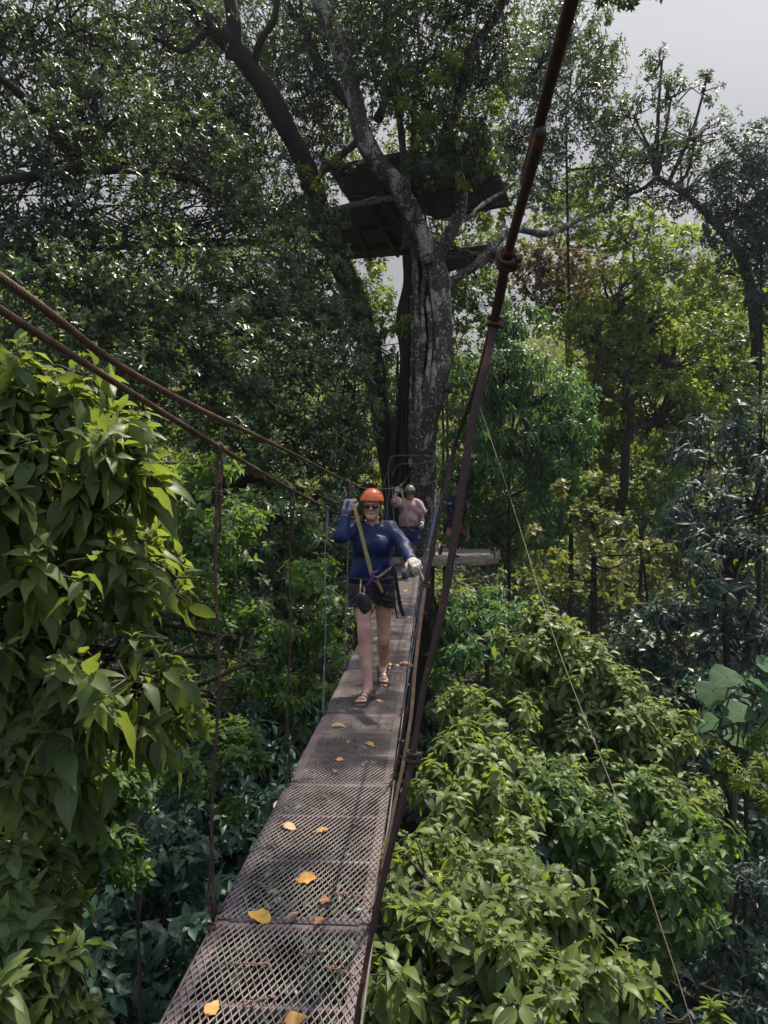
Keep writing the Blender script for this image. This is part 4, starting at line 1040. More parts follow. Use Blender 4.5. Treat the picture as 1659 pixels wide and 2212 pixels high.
plant('olive_tree', 'slender olive-yellow tree with roundish leaves standing beyond the sunlit bush', 'tree',
      [lobe(1270, 1060, 11.5, 85, 50, .6), lobe(1230, 1140, 11.3, 110, 60, .8), lobe(1320, 1130, 11.3, 90, 60, .7), lobe(1220, 1230, 11.2, 130, 70, .9), lobe(1360, 1200, 11, 110, 45, .7), lobe(1290, 1300, 11, 110, 60, .8), lobe(1430, 1190, 10.8, 60, 25, .4)],
      'round', 'leaf_olive', .13, tips=9, cov=1.35, k=6, cr=.30, seed=57, gravity=.15, spread=(50, 95), trunk=pp((1285, 1560, 11.3), (1284, 1400, 11.3), (1283, 1250, 11.3), (1282, 1150, 11.3), (1270, 1050, 11.4)), trunk_r=(.075, .02), bark='bark_dark', base=at(1285, 1600, 11.3))
plant('palmate_tree', 'shadowy tree with long finger-like grey leaves beyond the slender olive tree', 'tree',
      [lobe(1470, 1300, 9.5, 110, 70), lobe(1580, 1230, 9.3, 130, 90), lobe(1620, 1090, 10, 120, 110), lobe(1500, 1110, 11, 110, 100), lobe(1600, 1380, 9, 110, 70), lobe(1660, 950, 11, 110, 110), lobe(1530, 980, 12, 100, 90)],
      'long', 'leaf_grey', .21, tips=5, cov=2.4, k=8, cr=.36, seed=58, spread=(55, 105), gravity=.35, trunk_r=(.10, .04), bark='bark_dark')
# huge round leaves on long stalks
g = np.random.default_rng(60)
hl = thing('giant_leaf_plant', at(1580, 1640, 8), 'plant with a few huge round pale green leaves on long stalks near the gully edge', 'plant')
spots = [(1570, 1460, 7.9), (1540, 1490, 8), (1640, 1480, 7.8), (1600, 1535, 7.8), (1530, 1560, 8.1), (1660, 1570, 7.9), (1585, 1590, 8.1), (1655, 1440, 8.2), (1690, 1520, 7.6), (1620, 1620, 8.1)]
Bc = np.array([at(*q) for q in spots]); dd = nrm_rows(np.c_[g.normal(0, .8, len(spots)), g.normal(-.5, .4, len(spots)), np.full(len(spots), -.35)]); nn = np.tile(V(0, -.35, 1), (len(spots), 1)) + g.normal(0, .18, (len(spots), 3))
nn = nrm_rows(nn - (nn * dd).sum(1, keepdims=True) * dd)
TPL['giant'] = leaf_template(8, .52, .16, .14, .62)
leaves_mesh('foliage', [('giant', Bc - dd * .12, dd, nn, g.uniform(.34, .5, len(spots)), g.uniform(.2, .7, len(spots)))], M['leaf_giant'], hl)
mb = MB(); hub = at(1590, 1680, 8.2)
for b in Bc: tube(mb, [hub, (hub + b) / 2 + V(0, 0, .12), b], [.014, .011, .008], n=12, sides=6)
tube(mb, [at(1590, 1680, 8.2), V(hub[0], hub[1] + .2, hub[2] - 2.5), V(hub[0], hub[1] + .2, float(ground_h(hub[0], hub[1] + .2)))], [.03, .045, .06], n=14, sides=8); mb.build('stem', M['stem_green'], hl)
plant('yellow_bush', 'low yellow-green bush with sunlit feathery tips by the edge of the gully', 'shrub', [lobe(1610, 1690, 7.2, 80, 60), lobe(1660, 1620, 7.5, 60, 60), lobe(1540, 1650, 7.6, 60, 60), lobe(1640, 1760, 7, 70, 50)],
      'long', 'leaf_yellow', .095, tips=10, cov=1.8, k=8, cr=.38, seed=61, gravity=.2, trunk_r=(.05, .02))
plant('grey_bush', 'dull grey-brown twiggy bush under the yellow-green bush', 'shrub', [lobe(1620, 1850, 6.8, 80, 80), lobe(1560, 1800, 7.6, 60, 60), lobe(1640, 1960, 6.5, 70, 80)],
      'long', 'leaf_grey', .11, tips=9, cov=1.7, k=7, cr=.40, seed=62, gravity=.4, trunk_r=(.05, .02))
plant('grey_bush', 'dark grey-leaved bush at the foot of the guide rope', 'shrub', [lobe(1540, 2090, 6.4, 110, 90), lobe(1640, 2130, 6.0, 90, 110), lobe(1470, 2190, 6.2, 90, 60), lobe(1420, 2080, 7.0, 80, 70)],
      'long', 'leaf_grey', .13, tips=9, cov=1.5, k=7, cr=.42, seed=63, gravity=.5, trunk_r=(.05, .02))
plant('leafy_bush', 'single light green sprig poking up at the bottom beside the guide rope', 'shrub', [lobe(1545, 2220, 4.2, 40, 40, .15)], 'mid', 'leaf_big', .13, tips=5, clumps=[2], k=6, cr=.5, seed=64, gravity=.3, trunk_r=(.02, .008))

# ------------------------------------------------------------------ the forest beyond
GT = 'forest trees beyond the platform'
def ftree(label, lobes, leaf, mat, size, seed, **kw):
    a = dict(tips=6, cov=4.4, k=6, cr=.36, gravity=.3, trunk_r=(.08, .028), bark='bark_dark', shell=(.35, 1.0)); a.update(kw)
    return plant('forest_tree', label, 'tree', lobes, leaf, mat, size, seed=seed, group=GT, **a)
ftree('bluish-green tree with drooping leaves close behind the sloping sleeved rope', [lobe(1110, 700, 16.5, 80, 60), lobe(1090, 800, 16, 110, 70), lobe(1160, 850, 16, 120, 80), lobe(1060, 900, 16.5, 90, 80), lobe(1220, 920, 15.5, 80, 70), lobe(1120, 960, 15.5, 130, 80), lobe(1090, 1060, 21.5, 130, 90), lobe(1200, 1020, 16, 90, 80), lobe(1060, 1150, 22.5, 110, 80), lobe(1170, 1130, 16, 80, 70), lobe(1010, 1010, 21, 80, 90), lobe(1000, 1110, 22.5, 80, 80)],
      'droop', 'leaf_blue', .19, 71, gravity=.7, cov=3.6, upb=.6)
ftree('reddish-brown leaved tree behind the rope clamp below the hut', [lobe(1170, 570, 23, 90, 60), lobe(1240, 600, 23.5, 90, 70), lobe(1180, 650, 22.5, 100, 60), lobe(1290, 680, 23, 70, 60)], 'round', 'leaf_red', .16, 72, cov=4.5)
ftree('yellow-green tree with a crooked dark stem standing alone in mid slope', [lobe(1330, 640, 20.5, 110, 70), lobe(1400, 690, 20.5, 120, 80), lobe(1290, 730, 20.5, 110, 80), lobe(1450, 780, 20, 110, 80), lobe(1360, 800, 20.6, 100, 70), lobe(1280, 840, 20, 90, 60), lobe(1420, 890, 19.6, 120, 80), lobe(1500, 880, 20, 70, 70), lobe(1330, 930, 20.8, 120, 60)],
      'round', 'leaf_yellow', .16, 73, cov=4.2, trunk=pp((1330, 1130, 19.5), (1345, 1075, 19.4), (1350, 1010, 19.4), (1352, 960, 19.3), (1362, 905, 19.2), (1350, 870, 19.2), (1318, 852, 19.2), (1285, 835, 19.3)), trunk_r=(.13, .08), base=at(1330, 1180, 19.5))
ftree('tall thin tree whose sparse top stands out against the bright sky', [lobe(1410, 330, 21, 130, 80), lobe(1370, 240, 21, 70, 50), lobe(1450, 200, 21, 80, 45), lobe(1430, 120, 21, 45, 45), lobe(1500, 290, 21, 100, 60), lobe(1480, 400, 20.5, 130, 70), lobe(1350, 400, 21.5, 110, 70), lobe(1520, 190, 21.3, 50, 30)],
      'tiny', 'leaf_fig', .15, 74, cov=1.5, trunk=pp((1640, 800, 22), (1625, 640, 22), (1600, 555, 21.8), (1560, 500, 21.5), (1510, 445, 21.3), (1460, 405, 21.2), (1420, 385, 21.1)), trunk_r=(.19, .06), base=V(at(1640, 800, 22)[0], 22, float(ground_h(at(1640, 800, 22)[0], 22))))
ftree('dense dark bluish tree top against the bright sky at the picture edge', [lobe(1620, 340, 20, 100, 70), lobe(1600, 440, 19.8, 110, 90), lobe(1680, 420, 19, 100, 130), lobe(1640, 530, 19.5, 110, 70), lobe(1690, 620, 19, 90, 100)], 'tiny', 'leaf_grey', .16, 75, cov=4.0)
ftree('airy tree filling the gap between the hut roof and the sleeved rope', [lobe(1150, 120, 21, 110, 110), lobe(1230, 60, 21, 90, 110), lobe(1120, 270, 21, 120, 100), lobe(1260, 220, 21.5, 110, 110), lobe(1180, 380, 22, 130, 90), lobe(1290, 120, 22, 60, 80), lobe(1320, 330, 22, 70, 80)],
      'tiny', 'leaf_fig', .16, 76, cov=2.6)
ftree('light yellow-green tree on the hillside under the zip lines', [lobe(1260, 480, 27, 110, 60), lobe(1370, 500, 27, 120, 60), lobe(1470, 560, 26, 130, 70), lobe(1340, 580, 27.5, 110, 60), lobe(1550, 640, 25, 110, 80), lobe(1240, 420, 27.5, 80, 50)], 'round', 'leaf_yellow', .19, 77, cov=4.2)
ftree('bright leafy tree lower on the slope below the dark bluish tree top', [lobe(1560, 740, 23, 110, 80), lobe(1620, 830, 22, 90, 80), lobe(1500, 830, 23, 70, 90), lobe(1560, 900, 21, 110, 70)], 'round', 'leaf_green', .17, 78, cov=4.4)
ftree('shaded green tree behind the crooked dark stem', [lobe(1250, 980, 22, 100, 80), lobe(1390, 1020, 22, 120, 80), lobe(1460, 960, 22.5, 90, 80), lobe(1300, 1080, 21, 120, 70), lobe(1460, 1100, 19, 110, 90)], 'round', 'leaf_green', .17, 79, cov=4.4)
ftree('backlit yellowish tree seen through the gap beside the dark leaning trunk', [lobe(800, 640, 25, 60, 90), lobe(760, 920, 22, 70, 90), lobe(800, 1010, 22, 50, 80), lobe(700, 560, 24, 70, 60)], 'round', 'leaf_yellow', .18, 80, cov=3.0)
ftree('pale backlit tree showing through the fig boughs over the big-leaved sapling', [lobe(330, 560, 24, 160, 100), lobe(120, 590, 24, 160, 100), lobe(480, 540, 25, 140, 80), lobe(430, 900, 18, 130, 90), lobe(300, 760, 20, 160, 100), lobe(620, 480, 26, 120, 80), lobe(80, 800, 20, 160, 110)], 'round', 'leaf_yellow', .18, 81, cov=1.8)
ftree('green tree close behind the fig trunk, seen under the hut floor', [lobe(960, 600, 24, 80, 70), lobe(1020, 650, 24, 80, 80), lobe(980, 760, 23, 80, 90), lobe(820, 720, 24, 60, 110), lobe(1000, 900, 22, 70, 90), lobe(840, 860, 23, 50, 90), lobe(1060, 560, 25, 90, 60)], 'round', 'leaf_green', .17, 83, cov=3.6)
ftree('loose green tree rising behind the hut roof and floor', [lobe(900, 470, 27, 110, 80), lobe(1010, 440, 27, 100, 90), lobe(1110, 470, 26, 90, 80), lobe(800, 520, 27, 100, 80), lobe(960, 330, 28, 120, 100), lobe(1060, 340, 27, 90, 90), lobe(820, 380, 28, 110, 100), lobe(980, 540, 26, 90, 60)], 'round', 'leaf_far', .20, 84, cov=2.0)
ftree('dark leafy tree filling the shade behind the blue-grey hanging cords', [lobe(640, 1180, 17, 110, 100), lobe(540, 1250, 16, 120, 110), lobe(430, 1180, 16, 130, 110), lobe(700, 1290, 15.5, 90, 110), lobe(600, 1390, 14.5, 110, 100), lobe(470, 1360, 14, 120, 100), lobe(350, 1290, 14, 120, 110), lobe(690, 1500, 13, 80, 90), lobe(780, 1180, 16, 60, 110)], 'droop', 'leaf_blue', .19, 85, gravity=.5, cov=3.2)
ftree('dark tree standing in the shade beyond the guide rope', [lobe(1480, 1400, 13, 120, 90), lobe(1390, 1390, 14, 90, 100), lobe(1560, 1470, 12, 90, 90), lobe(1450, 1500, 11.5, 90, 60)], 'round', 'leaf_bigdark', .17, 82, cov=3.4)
for n_, (a, r) in enumerate((((1075, 1300, 15.2), .06), ((1060, 1230, 15), .05))): pass

# undergrowth that nobody could count: one mass in the gully and over the slopes
g = np.random.default_rng(90)
n = 8200
X = g.uniform(-22, 26, n); Y = g.uniform(1.5, 42, n) ; keepm = (np.abs(X) < 4 + Y * .62)
X, Y = X[keepm], Y[keepm]; Z = ground_h(X, Y) + g.uniform(.1, 1.7, len(X)) ** 1.2
C = np.stack([X, Y, Z], 1); ok = keep_off_bridge(C) & (C[:, 2] < ZC - 1.7); C = C[ok]
T = g.uniform(0, 1, len(C)); A = nrm_rows(g.normal(0, .5, C.shape) + V(0, -.2, 1.0))
ex = np.stack([g.uniform(-9, -.9, 3600), g.uniform(5.2, 15, 3600), np.zeros(3600)], 1); ex[:, 2] = ground_h(ex[:, 0], ex[:, 1]) + 6.2 * g.uniform(0, 1, 3600)      # tall tangle on the gully side
ex2 = np.stack([g.uniform(.6, 11, 3200), g.uniform(7, 17, 3200), np.zeros(3200)], 1); ex2[:, 2] = ground_h(ex2[:, 0], ex2[:, 1]) + 5.5 * g.uniform(0, 1, 3200)
ex3 = np.stack([g.uniform(-1.6, 1.2, 900), g.uniform(1.6, 7, 900), np.zeros(900)], 1); ex3[:, 2] = ground_h(ex3[:, 0], ex3[:, 1]) + g.uniform(.5, 4.5, 900)
ex = np.concatenate([ex, ex2, ex3]); ex = ex[keep_off_bridge(ex) & (ex[:, 2] < ZC - 2.0 - .05 * ex[:, 1])]
C = np.concatenate([C, ex]); T = np.concatenate([T, g.uniform(0, 1, len(ex))]); A = np.concatenate([A, nrm_rows(g.normal(0, .5, ex.shape) + V(0, -.3, .8))])
rep = 4; C2 = np.repeat(C, rep, 0) + g.normal(0, .35, (len(C) * rep, 3)); A2 = nrm_rows(np.repeat(A, rep, 0) + g.normal(0, .5, (len(C) * rep, 3)))
B, d, nn, sz, tt = whorls(C2, A2, g, 7, .20, (55, 105), .35, 'oval', tint=np.repeat(T, rep))
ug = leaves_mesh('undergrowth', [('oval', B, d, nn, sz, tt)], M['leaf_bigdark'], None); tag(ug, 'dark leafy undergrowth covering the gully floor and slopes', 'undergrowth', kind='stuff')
NLEAF[0] += len(B)
# the far wooded hillside
n = 2300
X = g.uniform(-45, 60, n); Y = g.uniform(27, 92, n); Z = ground_h(X, Y)
hgt = g.uniform(3, 9, n); C = np.stack([X, Y, Z + hgt * .6], 1)
cl = 26; o = rand_dirs(g, n * cl).reshape(n, cl, 3) * g.uniform(.35, 1, (n, cl, 1)) * np.stack([hgt * .42, hgt * .42, hgt * .42], -1)[:, None]
C2 = (C[:, None] + o).reshape(-1, 3); A2 = nrm_rows(nrm_rows(o.reshape(-1, 3)) + V(0, 0, .7) + g.normal(0, .3, C2.shape))
B, d, nn, sz, tt = whorls(C2, A2, g, 5, .50, (50, 100), .3, 'tiny', tint=np.repeat(g.uniform(0, 1, n), cl))
fo = leaves_mesh('forest', [('tiny', B, d, nn, sz, tt)], M['leaf_far'], None); tag(fo, 'sunlit wooded hillside closing the valley behind the tree hut', 'forest', kind='stuff')
NLEAF[0] += len(B)
# ------------------------------------------------------------------ plank platform at the end of the bridge
plat = thing('tree_platform', at(930, 1205, 17.4), 'grey plank platform with a rounded end around the fig trunk', 'platform')
PZ = float(at(985, 1207, 17.1)[2])
outline = [(-.35, 15.95), (2.22, 16.35), (2.55, 16.9), (2.82, 18.0), (3.08, 19.85), (2.9, 20.2), (-.6, 20.0), (-.75, 18)]
def clipx(y):           # span of the platform at depth y
    xs = []
    for (x0, y0), (x1, y1) in zip(outline, outline[1:] + outline[:1]):
        if (y0 - y) * (y1 - y) < 0: xs.append(x0 + (x1 - x0) * (y - y0) / (y1 - y0))
    return min(xs), max(xs)
g = np.random.default_rng(8)
y = 16.0; boards = 0
mb = MB()
while y < 20.1:
    yc = y + .095
    try: a, b = clipx(yc)
    except ValueError: y += .2; continue
    for (u, v) in ([(a, b)] if abs(yc - 18.2) > .62 else [(a, .02), (1.22, b)]):
        if v - u > .05: box(mb, ((u + v) / 2, yc, PZ - .02 + g.normal(0, .003)), v - u, .186, .04, bev=.004)
    y += .2
mb.build('decking', M['plank'], plat, False)
mb = MB(); P = [V(x, y, PZ - .03) for x, y in outline + outline[:1]]
for p, q in zip(P[:-1], P[1:]):
    d_ = nrm(q - p); R = np.stack([d_, np.cross([0, 0, 1.], d_), [0, 0, 1.]], 1)
    box(mb, (p + q) / 2, np.linalg.norm(q - p) + .03, .045, .11, R, bev=.006)
mb.build('rim_board', M['plank_edge'], plat, False)
mb = MB()
for x in (-.1, .7, 1.5, 2.3): box(mb, (x, 18.1, PZ - .15), .10, 3.6, .16, bev=.01)
for s in (-1,): tube(mb, [V(.7 + s * 1.0, 16.8, PZ - .2), V(.7 + s * .5, 17.9, PZ - 2.0)], .07, n=6, sides=8)
mb.build('brace', M['hut_wood'], plat, False)
# thin chain rail at the far end
mb = MB()
for (x, y, h) in ((2.55, 16.95, .42), (2.72, 18.6, .36)):
    tube(mb, [V(x, y, PZ), V(x - .03, y, PZ + h * .5), V(x - .10, y, PZ + h)], .014, n=8, sides=6)
    for q in range(4): ring(mb, V(x - .02 * q, y, PZ + h * (q + .5) / 4.5), V(1, .3 * q, .2), .035, .009, 10, 5)
mb.build('chain', M['rustclamp'], plat)
# second landing where the bridge ends
mb = MB()
tube(mb, [V(.10, 15.85, PZ - .05), V(1.0, 15.9, PZ - .05)], .05, n=6, sides=8); mb.build('end_beam', M['hut_wood'], plat)

# ------------------------------------------------------------------ tree hut overhead
hut = thing('tree_hut', at(880, 520, 18), 'dark wooden tree hut with corrugated roof sheets high in the fig tree', 'tree hut')
def slab(name, corners, th, mat, corr=0, amp=.03, nu=60, nv=6, parent=hut, seed=0):
    """sheet through four corner points (a,b,c,d), thickness th, corrugated across a->d when corr>0"""
    a, b, c, d = [np.asarray(q) for q in corners]
    u = np.linspace(0, 1, nu)[:, None, None]; v = np.linspace(0, 1, nv)[None, :, None]
    P = (a * (1 - v) + b * v) * (1 - u) + (d * (1 - v) + c * v) * u
    n_ = nrm(np.cross(b - a, d - a)); n_ = n_ * np.sign(n_[2] + 1e-9)
    if corr: P = P + n_ * (amp * np.sin(u * corr * 2 * math.pi))
    m2 = MB(); A_ = P.reshape(-1, 3); B_ = A_ + n_ * th; gf = grid_faces(nu, nv, False)
    m2.add(A_, gf); m2.add(B_, gf[:, ::-1])
    k = nu * nv; i = np.arange(nu - 1); e0 = np.stack([i * nv, (i + 1) * nv, (i + 1) * nv + k, i * nv + k], 1); e1 = e0 + nv - 1
    j = np.arange(nv - 1); e2 = np.stack([j, j + 1, j + 1 + k, j + k], 1); e3 = e2 + (nu - 1) * nv
    m3 = MB(); m3.add(np.vstack([A_, B_]), np.vstack([gf, gf[:, ::-1] + k, e0, e1, e2, e3])); return m3.build(name, M[mat], parent)
# floor (seen from below), L-shaped around the trunk
Zf = float(at(760, 555, 21.6)[2])
def on(px, py, z):     # point of the sight line at height z
    r = ray(px, py); return CAM + r * ((z - ZC) / r[2])
slab('floor', [on(706, 456, Zf), on(812, 426, Zf), on(868, 552, Zf), on(748, 561, Zf)], .05, 'hut_wood', 0)
slab('floor', [on(800, 430, Zf), on(880, 424, Zf), on(925, 520, Zf), on(868, 552, Zf)], .05, 'hut_wood', 0)
slab('floor', [on(935, 545, Zf + .1), on(1068, 530, Zf + .1), on(1075, 556, Zf + .1), on(945, 588, Zf + .1)], .05, 'hut_tin', 7, .02)
mb = MB()
for (p, q) in (((700, 462), (752, 562)), ((745, 447), (800, 560)), ((790, 436), (860, 552)), ((828, 428), (895, 540)), ((706, 456), (880, 424)), ((720, 505), (900, 478)), ((735, 545), (930, 522)), ((940, 560), (1075, 545)), ((945, 588), (1080, 556))):
    a, b = on(*p, Zf - .07), on(*q, Zf - .07); d_ = nrm(b - a); R = np.stack([d_, np.cross([0, 0, 1.], d_), [0, 0, 1.]], 1); box(mb, (a + b) / 2, np.linalg.norm(b - a), .09, .12, R, bev=.008)
mb.build('joist', M['hut_wood'], hut, False)
Zr = float(at(940, 473, 21.6)[2])
slab('roof_sheet', [on(936, 474, Zr), on(1101, 443, Zr), on(1050, 300, Zr + .55), on(880, 345, Zr + .55)], .015, 'hut_tin', 14, .035, nu=120)
slab('roof_sheet', [on(758, 436, Zr), on(925, 425, Zr + .1), on(905, 325, Zr + .55), on(709, 362, Zr + .5)], .015, 'hut_tin', 10, .035, nu=100)
slab('wall_panel', [on(850, 446, Zr - .25), on(940, 470, Zr - .25), on(940, 395, Zr + .3), on(850, 395, Zr + .3)], .04, 'hut_wood', 0)
mb = MB()
for (p, zp, q, zq, r) in (((745, 350), Zr + .62, (700, 372), Zr + .45, .04), ((1101, 443), Zr + .02, (1050, 300), Zr + .6, .035), ((758, 437), Zr, (709, 362), Zr + .52, .035), ((936, 474), Zr, (1101, 443), Zr, .035), ((760, 440), Zr - .03, (925, 428), Zr, .03), ((990, 462), Zr, (950, 320), Zr + .5, .03), ((1045, 452), Zr, (1000, 310), Zr + .5, .03),
                         ((712, 362), Zr + .55, (905, 322), Zr + .6, .04)):
    tube(mb, [on(*p, zp), on(*q, zq)], r, n=4, sides=6)
mb.build('rafter', M['hut_wood'], hut)
mb = MB()      # battens across the roof and floor undersides
for t_ in np.linspace(.06, .94, 9):
    a, b = on(936 + (880 - 936) * t_, 474 + (345 - 474) * t_, Zr - .05 + .55 * t_), on(1101 + (1050 - 1101) * t_, 443 + (300 - 443) * t_, Zr - .05 + .55 * t_); tube(mb, [a, b], .022, n=4, sides=5)
    a, b = on(758 + (709 - 758) * t_, 436 + (362 - 436) * t_, Zr - .05 + .5 * t_), on(925 + (905 - 925) * t_, 425 + (325 - 425) * t_, Zr + .05 + .45 * t_); tube(mb, [a, b], .022, n=4, sides=5)
mb.build('batten', M['bark_limb'], hut)
mb = MB()
for (p, q, r) in (((890, 440, 18.2), (898, 530, 18.2), .04), ((918, 452, 18.2), (921, 500, 18.2), .03), ((918, 452, 18.2), (890, 425, 18.2), .03), ((870, 480, 18), (965, 545, 17.8), .045), ((900, 490, 18), (950, 530, 18.6), .035), ((960, 525, 17.9), (1066, 566, 17.6), .05), ((1000, 545, 17.8), (1030, 600, 18.2), .03), ((950, 548, 17.9), (1085, 545, 18.4), .03), ((735, 555, 18.4), (700, 463, 15.6), .035), ((640, 470, 16), (790, 440, 16.5), .02)):
    tube(mb, [at(*p), at(*q)], r, n=4, sides=7)
mb.build('strut', M['bark_limb'], hut)

# ------------------------------------------------------------------ ropes in the trees
def rope_thing(name, label, cat, pts, r, mat, n=80, group=None, sides=6):
    mb = MB(); tube(mb, pts, r, n=n, sides=sides); o = mb.build_at(name, M[mat], pts[0]); tag(o, label, cat, group); return o
rope_thing('guide_rope', 'long thin line running taut from the tree hut down into the bushes', 'rope', pp((884, 420, 17.9), (925, 540, 16.8), (965, 650, 15.5), (1000, 790, 12.6), (1040, 890, 11), (1110, 1100, 8.6), (1200, 1385, 6.2), (1330, 1720, 4.8), (1440, 2040, 4.1), (1512, 2270, 3.75)), .0040, 'thin_line', 120)
zl = 'zip line wires from the hut roof'
rope_thing('zip_line', 'upper of the pale wires sagging away from the hut roof into the trees', 'wire', pp((1062, 305, 17.5), (1130, 375, 20), (1220, 450, 24), (1320, 515, 29), (1400, 543, 33), (1500, 549, 38)), .012, 'zip', 60, zl)
rope_thing('zip_line', 'lower of the pale wires sagging away from the hut roof into the trees', 'wire', pp((1070, 318, 17.5), (1150, 410, 20), (1240, 475, 24), (1330, 530, 29), (1400, 552, 33), (1470, 552, 37)), .012, 'zip', 60, zl)
mbp = [((838, 1022, 17.25), (846, 988, 17.3), (880, 984, 17.3), (925, 986, 17.3), (946, 992, 17.4)), ((846, 1030, 17.3), (862, 1004, 17.15), (900, 1003, 17.1), (944, 996, 17.3))]
for a, txt in zip(mbp, ('thicker steel strap wrapped round the fig trunk above the men', 'thin rope wrapped round the fig trunk just under the steel strap')):
    rope_thing('trunk_strap', txt, 'rope', pp(*a), .017 if 'steel' in txt else .011, 'deck_frame' if 'steel' in txt else 'grey_cord', 40)
rope_thing('hand_line', 'grey hand line from the trunk down to the glove of the man in pink', 'rope', pp((944, 1036, 17.2), (925, 1044, 17.1), (900, 1046, 17.0), (883, 1046, 16.6), (872, 1062, 15.5), (866, 1050, 14.0)), .010, 'grey_cord', 50)
for k_, (a, m_, txt) in enumerate(((((838, 1022, 17.2), (841, 1060, 17.1), (836, 1100, 17), (838, 1180, 16.9)), 'grey_cord', 'grey cord hanging straight at the dark side of the fig trunk'),
                        (((946, 1000, 17.2), (944, 1040, 17.15), (943, 1070, 17.1), (940, 1098, 17.0)), 'tan_rope', 'short tan rope hanging at the pale side of the fig trunk'),
                        (((847, 1050, 16.2), (850, 1110, 16.1), (851, 1190, 16.1)), 'grey_cord', 'thin cord hanging in front of the dark trunk beside the man in pink'))):
    rope_thing('hanging_rope', txt, 'rope', pp(*a), .011, m_, 30)
# hand loop from the first walker's glove to the clamp on the hanger
rope_thing('tie_rope', 'short tan tie rope from the first walker\'s lower glove to a hanger clamp', 'rope', pp((903, 1226, 5.22), (908, 1236, 5.2), (913, 1248, 5.17), (919, 1261, 5.15)), .0085, 'tan_rope', 24)
rope_thing('tie_rope', 'tan tie rope slanting between the hangers just behind the walker\'s lower glove', 'rope', pp((906, 1220, 5.35), (915, 1203, 5.3), (924, 1187, 5.25)), .0055, 'tan_rope', 24)
# climbing and bare twigs beyond the guide
rope_thing('bare_vine', 'bare pale twig curling in the air beside the guide on the platform', 'vine', pp((1005, 1142, 16), (1040, 1138, 15.6), (1056, 1137, 15.5), (1064, 1128, 15.4), (1074, 1122, 15.3)), .010, 'stem_twig', 30)
# ------------------------------------------------------------------ people
def hand(wrist, d, n, side, curl=(40, 45, 30), s=1.0, thumb=(.7, .6, .35), spread=.0):
    """list of (a, b, ra, rb): palm, four fingers, thumb. d: hand direction, n: palm side, side: towards the thumb"""
    d = nrm(d); n = nrm(n - d * np.dot(n, d)); side = nrm(side - d * np.dot(side, d) - n * np.dot(side, n))
    out = []
    for i in range(4):
        o = side * (.031 - .0205 * i) * s
        out.append((wrist + o * .55 + d * .012 * s, wrist + o + d * .088 * s, .017 * s, .0135 * s))
    for i, k in enumerate((.94, 1.06, 1.0, .80)):
        p = wrist + side * (.031 - .0205 * i) * s + d * .092 * s; a = 0
        for j, (l, r) in enumerate(((.043, .0105), (.026, .0095), (.021, .0085))):
            a += math.radians(curl[j] * (1 + .06 * (i - 1)))
            q = p + (d * math.cos(a) + n * math.sin(a) + side * spread * (1.5 - i)) * l * k * s
            out.append((p, q, r * s, r * .92 * s)); p = q
    p = wrist + d * .030 * s + side * .028 * s
    t = nrm(side * thumb[0] + d * thumb[1] + n * thumb[2]); q = p + t * .042 * s
    out.append((p, q, .0145 * s, .012 * s)); t2 = nrm(d * .85 + n * .45 + side * .1); out.append((q, q + t2 * .034 * s, .0118 * s, .0095 * s))
    return out

def headframe(c, face, up):
    f = nrm(face); u = nrm(np.asarray(up) - f * np.dot(up, f)); r = np.cross(f, u); return f, u, r

def add_head(S, c, f, u, r, s, male=False):
    P = lambda a, b, d_: c + (f * a + u * b + r * d_) * s
    Rm = np.stack([r, f, u], 1)
    S.ell(P(-.012, .030, 0), V(.074, .094, .088) * s, Rm, k=.02)
    S.ell(P(.022, -.022, 0), V(.063, .070, .088) * s, Rm, k=.02)
    jw = .046 if male else .038
    S.cone(P(.020, -.060, jw), P(.074, -.094, .012), .024 * s, .021 * s, k=.02); S.cone(P(.020, -.060, -jw), P(.074, -.094, -.012), .024 * s, .021 * s, k=.02)
    S.cone(P(.070, -.094, -.010), P(.070, -.094, .010), .021 * s, k=.015)
    S.cone(P(.084, .022, -.030), P(.084, .022, .030), .0125 * s, k=.014)                   # brow
    for q in (-1, 1):
        S.ell(P(.093, .002, q * .030), V(.017, .014, .011) * s, Rm, k=.010, op='sub')
        S.ell(P(.064, -.028, q * .036), V(.022, .022, .024) * s, Rm, k=.016)              # cheek
        S.ell(P(-.004, -.010, q * .076), V(.010, .020, .030) * s, Rm, k=.006)             # ear
    S.cone(P(.090, .012, 0), P(.110, -.026, 0), .0085 * s, .0125 * s, k=.009)             # nose
    for q in (-1, 1): S.ell(P(.099, -.030, q * .011), V(.009, .010, .008) * s, Rm, k=.006)
    S.cone(P(.087, -.056, -.016), P(.087, -.056, .016), .0075 * s, k=.008)                 # lips
    S.cone(P(.085, -.066, -.012), P(.085, -.066, .012), .0080 * s, k=.008)
    return P, Rm

